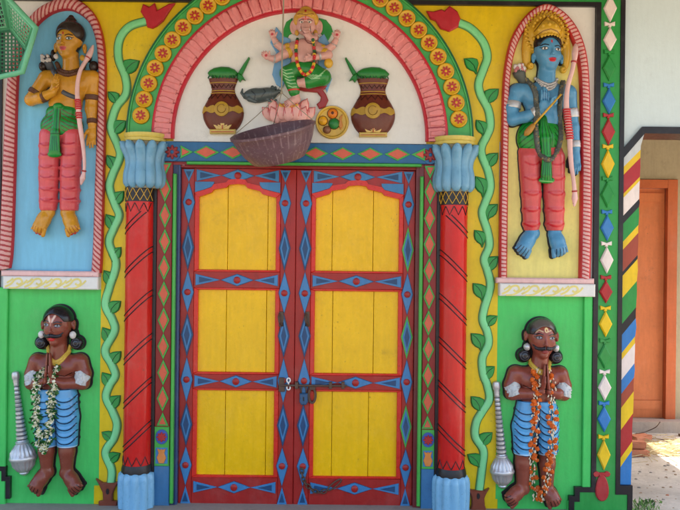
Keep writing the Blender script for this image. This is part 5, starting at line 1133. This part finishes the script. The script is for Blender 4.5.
def palm(c, u, d, r, thumb):
    c = np.array(c, float); u = np.array(u, float)/np.linalg.norm(u); n = np.array([-u[1], u[0]])
    g.ell((*c, d), (r, r, r*.55), 1)
    for i, (w, L) in enumerate(((-.85, 1.7), (-.3, 2.), (.28, 1.95), (.82, 1.5))):
        b = c+n*w*r*.85+u*r*.5; e = c+n*w*r*1.0+u*r*L; m = (b+e)/2; g.chain([(*b, d+.2), (*m, d+.9), (*e, d+.3)], [.98, .9, .7], .3)
    b = c+n*thumb*r*.8-u*r*.3; e = c+n*thumb*r*1.6+u*r*.6; g.cone((*b, d+.6), (*e, d+1.2), 1.05, .8, .4)
palm((273.2, 36.6), (-.25, -1), 10.6, 3., 1); palm((267.6, 58.2), (-.7, -.75), 13.6, 3.2, 1); palm((336.8, 37), (.2, -1), 10.6, 3., -1); palm((310.4, 61), (-1, .12), 18.6, 2.8, 1)
g.chain([(299, 66, 8), (287, 74, 12), (293.6, 88, 12), (296.6, 99, 11)], [7.4, 6.2, 4.8, 3.6], 1.5); g.chain([(309, 68, 8), (324, 79, 12), (306, 84, 13.6), (299, 84.6, 14)], [8, 7, 5, 4], 1.5)
toesG = foot(g, (296.6, 99.6), (286.6, 105.6), 3.5, 11, 14)
pinkG = lc(204, 154, 144)
def pGa(C, V):
    for s in (-1, 1):
        blob(C, V, (306+s*4, 24.6), 1.9, 1.1, (.7, .68, .62), 12, .2); blob(C, V, (306+s*3.8, 24.7), .75, .85, (.01, .01, .01), 12, .2); stroke(C, V, [(306+s*1.8, 22.6), (306+s*4.2, 21.8), (306+s*6.6, 23)], .4, lc(60, 40, 60), 10)
        blob(C, V, (306+s*4.8, 33), 1.2, 1.3, (.75, .73, .68), 15, .2)
    stroke(C, V, [(303, 21), (306, 22.4), (309, 21)], .4, lc(196, 60, 50), 10); stroke(C, V, [(306, 17), (306, 21)], .5, lc(196, 60, 50), 10)
    for s in (-1, 1): stroke(C, V, [(306+s*4.6, 29), (306.6+s*4.4, 34), (308.6+s*3.4, 37.6)], .42, lc(120, 70, 74), 11)
    stroke(C, V, [(304.6, 40), (308, 44.6), (313, 45.6), (318, 43.6), (319, 40)], .45, lc(120, 70, 74), 12)
    for y in (31, 34, 37): stroke(C, V, [(303.4, y), (306.4, y+.8), (309.6, y)], .26, lc(150, 96, 90), 15)
    for c in ((272.6, 35.4), (266.8, 57.4), (337, 36)): blob(C, V, c, 1.4, 1.5, lc(190, 70, 80), 9, .6)
    blob(C, V, (304, 66), .7, .9, lc(140, 80, 70), 10); toe_paint(C, V, toesG, lc(140, 60, 60), .25)
sculpt('body', g, pinkG, G, kG, pGa); gG = g
h = Clay(290, 324, 6, 44, 1.4, 26, .4)
h.ell((306, 16.6, 9.6), (10.6, 6.2, 9.4), 1); h.ell((306, 11.6, 9), (6.4, 4.6, 6), 1.5); h.ell((306, 28, 15), (8.6, 9.4, 10), .8, sub=True); h.cut(1, 22.6, '<')
h.ell((296.6, 20, 8), (3, 5.6, 3), 1); h.ell((315.6, 20, 8), (3, 5.6, 3), 1); h.ell((297, 33.4, 9), (2.2, 3, 2.2), .8); h.ell((315.6, 33.4, 9), (2.2, 3, 2.2), .8)
for th in np.linspace(-1.3, 1.3, 9): h.ell((306+9.4*math.sin(th), 18.6-1.6*math.cos(th), 10+8.6*math.cos(th)), 1.2, .5)
sculpt('crown', h, lc(196, 150, 56), G, kG, lambda C, V: [blob(C, V, (306, 14), 1.2, 1.6, lc(170, 40, 40), 12), stroke(C, V, [(298, 16.6), (306, 18.2), (314, 16.6)], .35, lc(120, 70, 24), 8)])
t = Clay(272, 336, 60, 100, 1.4, 28, .4)
t.chain([(299, 68, 9), (287.4, 74.6, 12.6), (293, 86, 12.6), (294.4, 92.6, 12)], [8.2, 7.2, 6.4, 5.6], 2); t.chain([(309, 70, 9), (323, 78.6, 12.6), (309, 83.6, 13.6)], [9, 8, 6.4], 2); t.ell((305, 70, 8), (15, 8, 9.6), 2); t.cut(1, 63.6, '>')
def pD(C, V):
    lt = lc(150, 196, 140)
    for i in range(6): stroke(C, V, [(281+i*1.6, 70+i*3.6), (286+i*1.4, 73.6+i*3.2), (292.6+i*.9, 72+i*3.4)], .42, lt, 8); 
    for i in range(5): stroke(C, V, [(304+i*3, 76+i*.4), (312+i*2, 81.6-i*.6), (320+i*1.6, 81-i*2.4)], .42, lt, 8)
    stroke(C, V, [(288, 92), (300, 91)], .8, lc(190, 50, 44), 6)
sculpt('dhoti', t, lc(40, 126, 52), G, kG, pD); gD2 = t
gl_ = []
for i, (x, y) in enumerate(catmull([(297.6, 40), (296.4, 52), (297.6, 64), (301, 73), (306, 76.6), (311.6, 73.4), (314.4, 65), (314.6, 54), (313.6, 44)], 6)):
    gl_.append(ball((x, y, surf([gG, gD2], x, y, .8)), 1.8, (0, 0, 1, 1, 2, 2)[i % 6] if y < 62 else (1, 2)[(i//2) % 2], 8, .12))
gl_.append(tube(smooth_d([(x, y, surf([gG, gD2], x, y, .3)) for x, y in catmull([(297.6, 40), (296.4, 52), (297.6, 64), (301, 73), (306, 76.6), (311.6, 73.4), (314.4, 65), (314.6, 54), (313.6, 44)], 8)], 9), 1.2, 6))
mk('relief_garland', gl_, [paint('gl_green', (34, 92, 50)), paint('gl_red', (190, 40, 40)), paint('gl_yellow', (220, 176, 50))], G, raw=True, k=kG, smooth=True)
for p0, p1, r in (((288, 48.4, 7.4), (284.4, 50, 8), 4.4), ((288.6, 53, 9.6), (284.6, 55.4, 11), 4.8), ((322.4, 49.6, 7.2), (326, 51, 8), 4.4), ((324.6, 54.4, 10), (328, 56, 11), 4.9)): mk('armlet', [ringed(p0, p1, r, 4.6)], GOLD, G, raw=True, k=kG, smooth=50)
for p0, p1, r in (((276.6, 43.8, 9), (275, 41, 10), 3), ((275, 60.4, 12.4), (272.4, 60, 13), 3.3), ((333.6, 45, 9), (335, 42, 10), 3), ((319.4, 58.6, 15.8), (316, 59.6, 17), 3.2)): mk('bracelet', [ringed(p0, p1, r, 2.2)], SILVER, G, raw=True, k=kG, smooth=50)
mk('modak', [ball((328.6, 64.4, 12), (4.6, 5, 3.6), 0, 12)], GOLD, G, raw=True, k=kG, smooth=True)
SHB = paint('shawl_blue', (112, 162, 202), dirt=.2, rough=.4)
for P in ([(290, 38), (284, 36), (276, 26), (273, 34), (270, 42), (276, 52), (272, 74), (276, 84), (282, 88), (286, 78), (292, 56)], [(318, 38), (324, 33), (330, 44), (327, 60), (326, 72), (332, 78), (329, 86), (327, 92), (323, 82), (318, 66)]): mk('shawl', [prism(P, 2.6, 5, ch=.6)], SHB, G, raw=True, k=kG)
for P in ([(292, 17), (286, 21), (283, 29), (280, 42), (286, 40), (289, 34), (293, 32)], [(319, 17), (326, 19), (331, 25), (333, 31), (328, 40), (324, 44), (322, 34), (318, 30)]): mk('back_leaf', [prism(P, 2.6, 4.4, ch=.7)], LEAFGREEN, G, raw=True, k=kG)
mk('seat', [prism([(294, 82), (302, 86), (314, 87), (324, 82), (327, 86), (323, 90), (326, 94), (328.4, 100), (325, 107), (319, 108.6), (316.6, 104), (320, 101), (321, 97), (317, 92), (304, 91), (294, 88)], 2.6, 7, ch=1.)], paint('seat_red', (146, 46, 46), dirt=.2, rough=.4), G, raw=True, k=kG)
lo = thing('lotus', 'pink lotus flower under the foot of the elephant-headed figure', 'lotus', (289, 124, 2.6), raw=True, k=kG)
g = Clay(262, 316, 94, 128, 1.4, 24, .4)
g.ell((288.6, 116, 5), (17, 9, 8), 2)
PT = [(-20, 3, -.75, 6), (20, 3, .75, 6), (-14.6, -3.6, -.42, 7), (14.8, -3.6, .42, 7), (-7, 1.6, -.2, 11.6), (7.4, 1.6, .2, 11.6), (0, 3, 0, 13), (-13.6, 5, -.4, 10), (13.8, 5, .4, 10)]
for x, y, a, d in PT: g.ell((288.6+x, 111+y, d), (5.2, 8.4, 2.6), .5, rot=a); g.cone((288.6+x+math.sin(a)*6, 111+y-math.cos(a)*6, d), (288.6+x+math.sin(a)*9.6, 111+y-math.cos(a)*9.6, d), 2., .5, .8)
g.ell((288.6, 106.6, 8), (11.4, 3.4, 5), .6)
def pL(C, V):
    blob(C, V, (288.6, 106), 10, 2.8, lc(206, 164, 60), 6)
    for x, y, a, d in PT:
        for s in (-1, 1): stroke(C, V, [(288.6+x+s*5*math.cos(a)-math.sin(a)*-3, 111+y+s*5*math.sin(a)+3), (288.6+x+s*4*math.cos(a)+math.sin(a)*4, 111+y+s*4*math.sin(a)-math.cos(a)*4), (288.6+x+math.sin(a)*9.6, 111+y-math.cos(a)*9.6)], .42, lc(196, 88, 90), d-1)
sculpt('petals', g, lc(226, 168, 158), lo, kG, pL)

# ------------------------------------------------------------------ hanging baskets
kB2 = kf(50)
bk = thing('hanging_basket', 'dusty purple plastic basket hanging tilted on a cord before the lintel', 'basket', (272.5, 163, 50), raw=True, k=kB2)
ax = np.array([-math.sin(.2)*.96, -math.cos(.2)*.96, .29]); ax /= np.linalg.norm(ax); rc = np.array([272.6, 129.6, 50.]); b0 = rc-ax*32
pm = NT('purple_plastic'); uvn = pm.new('ShaderNodeUVMap').outputs[0]; sx = pm.new('ShaderNodeSeparateXYZ'); pm.l.new(uvn, sx.inputs[0])
ln = pm.math('ABSOLUTE', pm.math('SUBTRACT', pm.math('FRACT', pm.math('MULTIPLY', sx.outputs[0], 34.)), .5))
col = pm.mix(pm.math('MULTIPLY', pm.math('SUBTRACT', 1., pm.ramp(ln, .03, .14)), pm.math('MULTIPLY', pm.ramp(pm.noise(13., 4), .4, .6), .35)), lin(104, 78, 86), lin(176, 152, 156))
col = pm.mix(pm.math('MULTIPLY', pm.ramp(pm.noise(60., 6, rough=.7), .56, .68), .6), col, lin(172, 156, 152))
PURP = pm.weather(col, dirt=.3, rough=.45, spots=0)
prof = [(.0, .1), (0, 24), (.03, 26.6), (.1, 28.4), (.3, 33.4), (.6, 38.6), (.9, 42.), (.93, 43.4), (1., 43.6), (1.01, 42.6), (.97, 41.2), (.6, 37.6), (.3, 32.4), (.08, 27), (.06, .1)]
L_ = lathe(b0, rc, prof, 72)
mk('bowl', [(L_[0], L_[1][:-2], 0, L_[3])], PURP, bk, raw=True, k=kB2, smooth=50)
_, e1, e2 = frame3(ax)
def rim(a): return rc+(e1*math.cos(a)+e2*math.sin(a))*42.8
apex = np.array((281.6, 92.6, 50.)); angs = np.linspace(0, 2*math.pi, 361); rp = np.array([rim(a) for a in angs]); il, ir = int(rp[:, 0].argmin()), int(rp[:, 0].argmax()); ib = int(rp[:, 2].argmin())
CORD = paint('cord_dun', (150, 140, 120), dirt=.2, rough=.8)
mk('cord', [tube([(284.6, -70, 50), (283.4, 10, 50), (282, 60, 50), apex], .75, 6), ball(apex, 1.5, 0, 8)]+[tube([apex, (apex*.5+rp[i]*.5)+np.array([0, 1., 0]), rp[i]], .42, 5) for i in (il, ir, ib)], CORD, bk, raw=True, k=kB2, smooth=True)

kB3 = kf(70)
gb = thing('plastic_basket', 'green plastic basket with lattice sides hanging at the upper left edge', 'basket', (8, 84, 70), raw=True, k=kB3)
GP = paint('green_plastic', (102, 180, 140), dirt=.25, rough=.36, var=.1); GPD = paint('green_plastic_floor', (58, 122, 92), dirt=.3, rough=.4)
crim = np.array([-1.2, 43.]); cbas = np.array([-11., 47.5])
RM = [np.array([*(crim+44.6*np.array([math.cos(a), math.sin(a)])), 86.]) for a in np.radians([-13, 47, 107, 167, 227, 287])]
BS = [np.array([*(cbas+27.*np.array([math.cos(a), math.sin(a)])), 44.]) for a in np.radians([-7, 53, 113, 173, 233, 293])]
wall_parts = []
for i in range(6):
    a, b, c_, d_ = RM[i], RM[(i+1) % 6], BS[(i+1) % 6], BS[i]
    P = lambda s, t: (a*(1-s)+b*s)*(1-t)+(d_*(1-s)+c_*s)*t
    bars = [tube([P(s, .1), P(s, .9)], .62 if 0 < j < 9 else 1.3, 5) for j, s in enumerate(np.linspace(.10, .90, 10))]
    bars += [tube([P(.08, t), P(.92, t)], .68 if 0 < j < 6 else 1.2, 5) for j, t in enumerate(np.linspace(.14, .88, 7))]
    fr_ = [([P(0, 0), P(1, 0), P(1, .13), P(0, .13)], [(0, 1, 2, 3)], 0), ([P(0, .87), P(1, .87), P(1, 1), P(0, 1)], [(0, 1, 2, 3)], 0), ([P(0, 0), P(.1, .0), P(.1, 1), P(0, 1)], [(0, 1, 2, 3)], 0), ([P(.9, 0), P(1, 0), P(1, 1), P(.9, 1)], [(0, 1, 2, 3)], 0)]
    o = mk('side_panel', bars+fr_, GP, gb, raw=True, k=kB3)
    o.modifiers.new('thickness', 'SOLIDIFY').thickness = .004
mk('rim', [tube(RM, 3.0, 8, closed=True)], GP, gb, raw=True, k=kB3, smooth=True)
fl_ = []
for q in np.linspace(-23, 23, 13):
    hgt = math.sqrt(27**2-q*q)*.9
    fl_.append(tube([(cbas[0]+q, cbas[1]-hgt, 44), (cbas[0]+q, cbas[1]+hgt, 44)], .9, 5)); fl_.append(tube([(cbas[0]-hgt, cbas[1]+q, 44), (cbas[0]+hgt, cbas[1]+q, 44)], .9, 5))
mk('floor_grid', fl_+[tube(BS, 1.8, 6, closed=True)], GPD, gb, raw=True, k=kB3)
mk('cord', [tube([RM[4], RM[4]*.5+RM[5]*.5+np.array([0, -40, -10]), (-4, -75, 76)], .6, 5), tube([RM[5], RM[4]*.5+RM[5]*.5+np.array([0, -40, -10])], .6, 5)], CORD, gb, raw=True, k=kB3)

# ------------------------------------------------------------------ the open veranda behind, on the right (metres)
def wbox(x0, x1, y0, y1, z0, z1, m=0):
    V = [(x, y, z) for z in (z0, z1) for y in (y0, y1) for x in (x0, x1)]
    return (V, [(0, 2, 3, 1), (4, 5, 7, 6), (0, 1, 5, 4), (2, 6, 7, 3), (0, 4, 6, 2), (1, 3, 7, 5)], m)
def wpt(px, py, z=0.):
    u, v = straight(px, py); dep = (EYE-z)*833.33/(v-255); return np.array([(u-340)*dep/833.33, dep-DIST, z])
YB = 2.6
fm = NT('veranda_concrete')
c = fm.mix(fm.ramp(fm.noise(2.3, 6), .35, .65), lin(188, 180, 168), lin(212, 205, 194)); c = fm.mix(fm.math('MULTIPLY', fm.ramp(fm.noise(16., 8, rough=.7), .5, .75), .4), c, lin(138, 126, 110))
FLOORM = fm.weather(c, dirt=.35, rough=.85, bump=.5, spots=.4)
vfl = mk('veranda_floor', [([(1.3, -.9, .004), (6, -.9, .004), (6, 3.0, .004), (1.3, 3.0, .004)], [(0, 1, 2, 3)])], FLOORM, metres=True); vfl['kind'] = 'structure'
RAW = paint('bare_plaster', (168, 154, 126), dirt=.35, rough=.85, bump=.6); PLINTH = paint('cement_step', (178, 164, 152), dirt=.45, rough=.85, bump=.5)
vw = thing('veranda_wall', 'bare plaster veranda wall with an orange door behind the temple front', 'wall', (0, 0, 0)); 
mk('plaster', [wbox(1.5, 2.28, YB, YB+.2, 0, 3.), wbox(2.28, 3.07, YB, YB+.2, 2.285, 3.), wbox(3.07, 3.8, YB, YB+.2, 0, 3.)], RAW, vw, metres=True)
mk('sun_mask_wall', [wbox(3.6, 3.8, .25, 1.42, 0, 3.), wbox(3.6, 3.8, 1.42, 2.56, 2.3, 3.), wbox(3.6, 3.8, 2.56, YB-.003, 0, 3.)], RAW, vw, metres=True)  # unseen wall, added so its doorway shapes the sun patch
mk('light_block_wall', [wbox(1.35, 1.5, .26, YB-.003, 0, 3.)], RAW, vw, metres=True); mk('ceiling', [wbox(1.3, 4.0, .255, YB+.3, 3.003, 3.15)], WHITE, vw, metres=True)  # left wall added out of view to block light
mk('step', [wbox(1.51, 3.595, YB-.16, YB-.003, .0, .10), wbox(2.281, 3.069, YB-.002, YB+.4, .0, .097)], PLINTH, vw, metres=True)
od = thing('orange_door', 'plain orange wooden door in a deep orange frame behind the temple front', 'door', (0, 0, 0))
WL[od] = np.array([2.68, YB, .1]); od.location = WL[od]
OD = paint('door_orange', (206, 118, 70), dirt=.4, rough=.5, var=.14)
mk('panel', [wbox(2.34, 2.975, YB+.05, YB+.09, .10, 2.2)], OD, od, metres=True)
mk('frame', [wbox(2.282, 2.338, YB-.02, YB+.1, .10, 2.28), wbox(2.978, 3.066, YB-.02, YB+.1, .10, 2.28), wbox(2.3385, 2.9775, YB-.018, YB+.1, 2.203, 2.278)], paint('frame_orange', (186, 96, 54), dirt=.3, rough=.5), od, metres=True)
mk('rail', [wbox(2.36, 2.96, YB+.036, YB+.0497, .18, .26), wbox(2.36, 2.96, YB+.036, YB+.0497, 2.08, 2.16)], OD, od, metres=True)
# rubble, straw, wire and weeds on the floor
BRICK = paint('brick_clay', (196, 128, 96), dirt=.4, rough=.8, bump=.6)
def brick(label, p, rz, s=(.2, .1, .065), tilt=0.):
    o = bpy.data.objects.new('brick', None); COL.objects.link(o); o.location = p; o.rotation_euler = (tilt, 0, rz); WL[o] = np.array(p); tag(o, label, 'brick', 'bricks on the veranda floor')
    return o
def brick_mesh(name, p, rz, s, label, tilt=0.):
    bm = bmesh.new(); bmesh.ops.create_cube(bm, size=1.)
    for v in bm.verts: v.co = Vector((v.co.x*s[0]+random.uniform(-.006, .006), v.co.y*s[1]+random.uniform(-.006, .006), (v.co.z+.5)*s[2]+random.uniform(-.004, .004)))
    bmesh.ops.bevel(bm, geom=bm.edges[:], offset=.008, segments=2, affect='EDGES'); bmesh.ops.subdivide_edges(bm, edges=bm.edges[:], cuts=1)
    for v in bm.verts: v.co += Vector([random.uniform(-.003, .003) for _ in range(3)])
    me = bpy.data.meshes.new(name); bm.to_mesh(me); bm.free(); me.materials.append(BRICK)
    o = bpy.data.objects.new(name, me); COL.objects.link(o); o.location = p; o.rotation_euler = (tilt, 0, rz); tag(o, label, 'brick', 'bricks on the veranda floor'); return o
b1 = wpt(636, 456); b2 = wpt(647, 457)
brick_mesh('brick', wpt(636, 456), .12, (.17, .10, .055), 'nearest loose red brick lying flat beside the striped jamb')
q_ = wpt(637, 456); q_[1] += .04; q_[2] = .055
brick_mesh('brick', q_, -.25, (.16, .09, .055), 'red brick lying on top of the nearest brick')
brick_mesh('brick', wpt(640, 441), .5, (.19, .1, .05), 'red brick farthest back, by the cement step')
stw = []; SUNC = wpt(668, 452)
for _ in range(420):
    c = SUNC+np.array([random.gauss(.1, .24), random.gauss(.03, .2), .006]); a = random.gauss(-.35, .6); L = random.uniform(.04, .22); u = np.array([math.cos(a), math.sin(a), random.uniform(-.05, .09)])
    p0, p1 = c-u*L/2, c+u*L/2; p0[2] = max(p0[2], .004)+random.uniform(0, .03); p1[2] = max(p1[2], .004)+random.uniform(0, .03); stw.append(tube([p0, (p0+p1)/2+np.array([0, 0, random.uniform(-.004, .008)]), p1], random.uniform(.0016, .004), 4))
s_ = mk('straw', stw, paint('straw_pale', (206, 186, 142), dirt=.1, rough=.8), metres=True, fix=False); tag(s_, 'scattered pale straw on the sunlit veranda floor', 'straw'); s_['kind'] = 'stuff'
cr = []
for _ in range(170):
    c = wpt(random.uniform(634, 690), random.uniform(432, 510)); r = random.choice([.003, .004, .004, .005, .006, .008, .012]); cr.append(ball(c+np.array([0, 0, r*.3]), (r, r*random.uniform(.6, 1), r*.7), 0, 6, .2))
s_ = mk('gravel', [(p[0], p[1], 0 if i % 3 == 0 else (2 if i % 11 == 1 else 1)) for i, p in enumerate(cr)], [paint('grit_grey', (150, 142, 132), rough=.9), paint('grit_tan', (172, 146, 120), rough=.9), BRICK], metres=True, fix=False); tag(s_, 'small stones and crumbs scattered over the concrete floor', 'gravel'); s_['kind'] = 'stuff'
wr = catmull([wpt(634, 434, .02), wpt(643, 432.6, .03), wpt(650, 430, .05), wpt(656, 427, .1), wpt(660, 422, .18)], 8)
wo = mk('wire', [tube(wr, .004, 6), tube(catmull([wpt(638, 434, .01), wpt(650, 438, .01), wpt(664, 440, .02), wpt(674, 447, .01)], 6), .004, 6)], IRON, metres=True, smooth=True); tag(wo, 'thin dark wire lying in a curve across the veranda floor', 'wire')
po = mk('post', [wbox(3.02, 3.05, YB-.30, YB-.27, 0, .30), wbox(3.0, 3.07, YB-.32, YB-.25, 0, .02)], paint('post_wood', (120, 98, 76), rough=.8), metres=True); tag(po, 'short wooden stake standing before the orange door', 'stake')
gs = []
for _ in range(110):
    c = wpt(random.gauss(644, 8), random.uniform(503, 514)); a = random.uniform(0, 6.28); L = random.uniform(.02, .06); w = random.uniform(.003, .008); u = np.array([math.cos(a), math.sin(a), 0]); n = np.array([-u[1], u[0], 0]); up = np.array([0, 0, 1.])
    q = u*L*.6+up*L*random.uniform(.4, 1.); gs.append(([c-n*w*.4, c+q*.5+n*w+up*.006, c+q, c+q*.5-n*w+up*.006], [(0, 1, 2, 3)], 0 if random.random() < .7 else 1))
s_ = mk('weeds', gs, [paint('weed_green', (112, 150, 70), dirt=.1, rough=.6), paint('weed_dark', (58, 98, 40), dirt=.1, rough=.6)], metres=True, fix=False); tag(s_, 'low green weeds at the corner of the wall', 'weeds'); s_['kind'] = 'stuff'
# ------------------------------------------------------------------ light and camera
w = bpy.data.worlds.new('World'); SC.world = w; w.use_nodes = True
nt = w.node_tree; sky = nt.nodes.new('ShaderNodeTexSky'); sky.sky_type = 'NISHITA'; sky.sun_disc = False; sky.dust_density = 4.; sky.ozone_density = .6
ELEV = math.radians(58); AZ = math.radians(28)      # the sun stands to the right and behind the wall
sky.sun_elevation = ELEV; sky.sun_rotation = math.pi/2-AZ
bg = nt.nodes['Background']; nt.links.new(sky.outputs[0], bg.inputs[0]); bg.inputs[1].default_value = .15
sd = bpy.data.lights.new('sun', 'SUN'); sd.energy = 4.; sd.angle = math.radians(.5); sd.color = (1, .95, .86)
so = bpy.data.objects.new('sun', sd); COL.objects.link(so)
dv = Vector((math.cos(ELEV)*math.cos(AZ), math.cos(ELEV)*math.sin(AZ), math.sin(ELEV)))
so.rotation_euler = dv.to_track_quat('Z', 'Y').to_euler(); so.location = dv*12
cd = bpy.data.cameras.new('camera'); cam = bpy.data.objects.new('camera', cd); COL.objects.link(cam)
cd.sensor_width = 36; cd.lens = 36*DIST/(680*S); cd.clip_end = 500; cd.clip_start = .05
cam.matrix_world = Matrix.Translation((0, -DIST, EYE)) @ Matrix.Rotation(math.pi/2, 4, 'X') @ Matrix.Rotation(ROLL, 4, 'Z')
SC.camera = cam
SC.view_settings.view_transform = 'Standard'; SC.view_settings.look = 'None'; SC.view_settings.gamma = 1; SC.view_settings.use_curve_mapping = False
SC.view_settings.exposure = 2.1
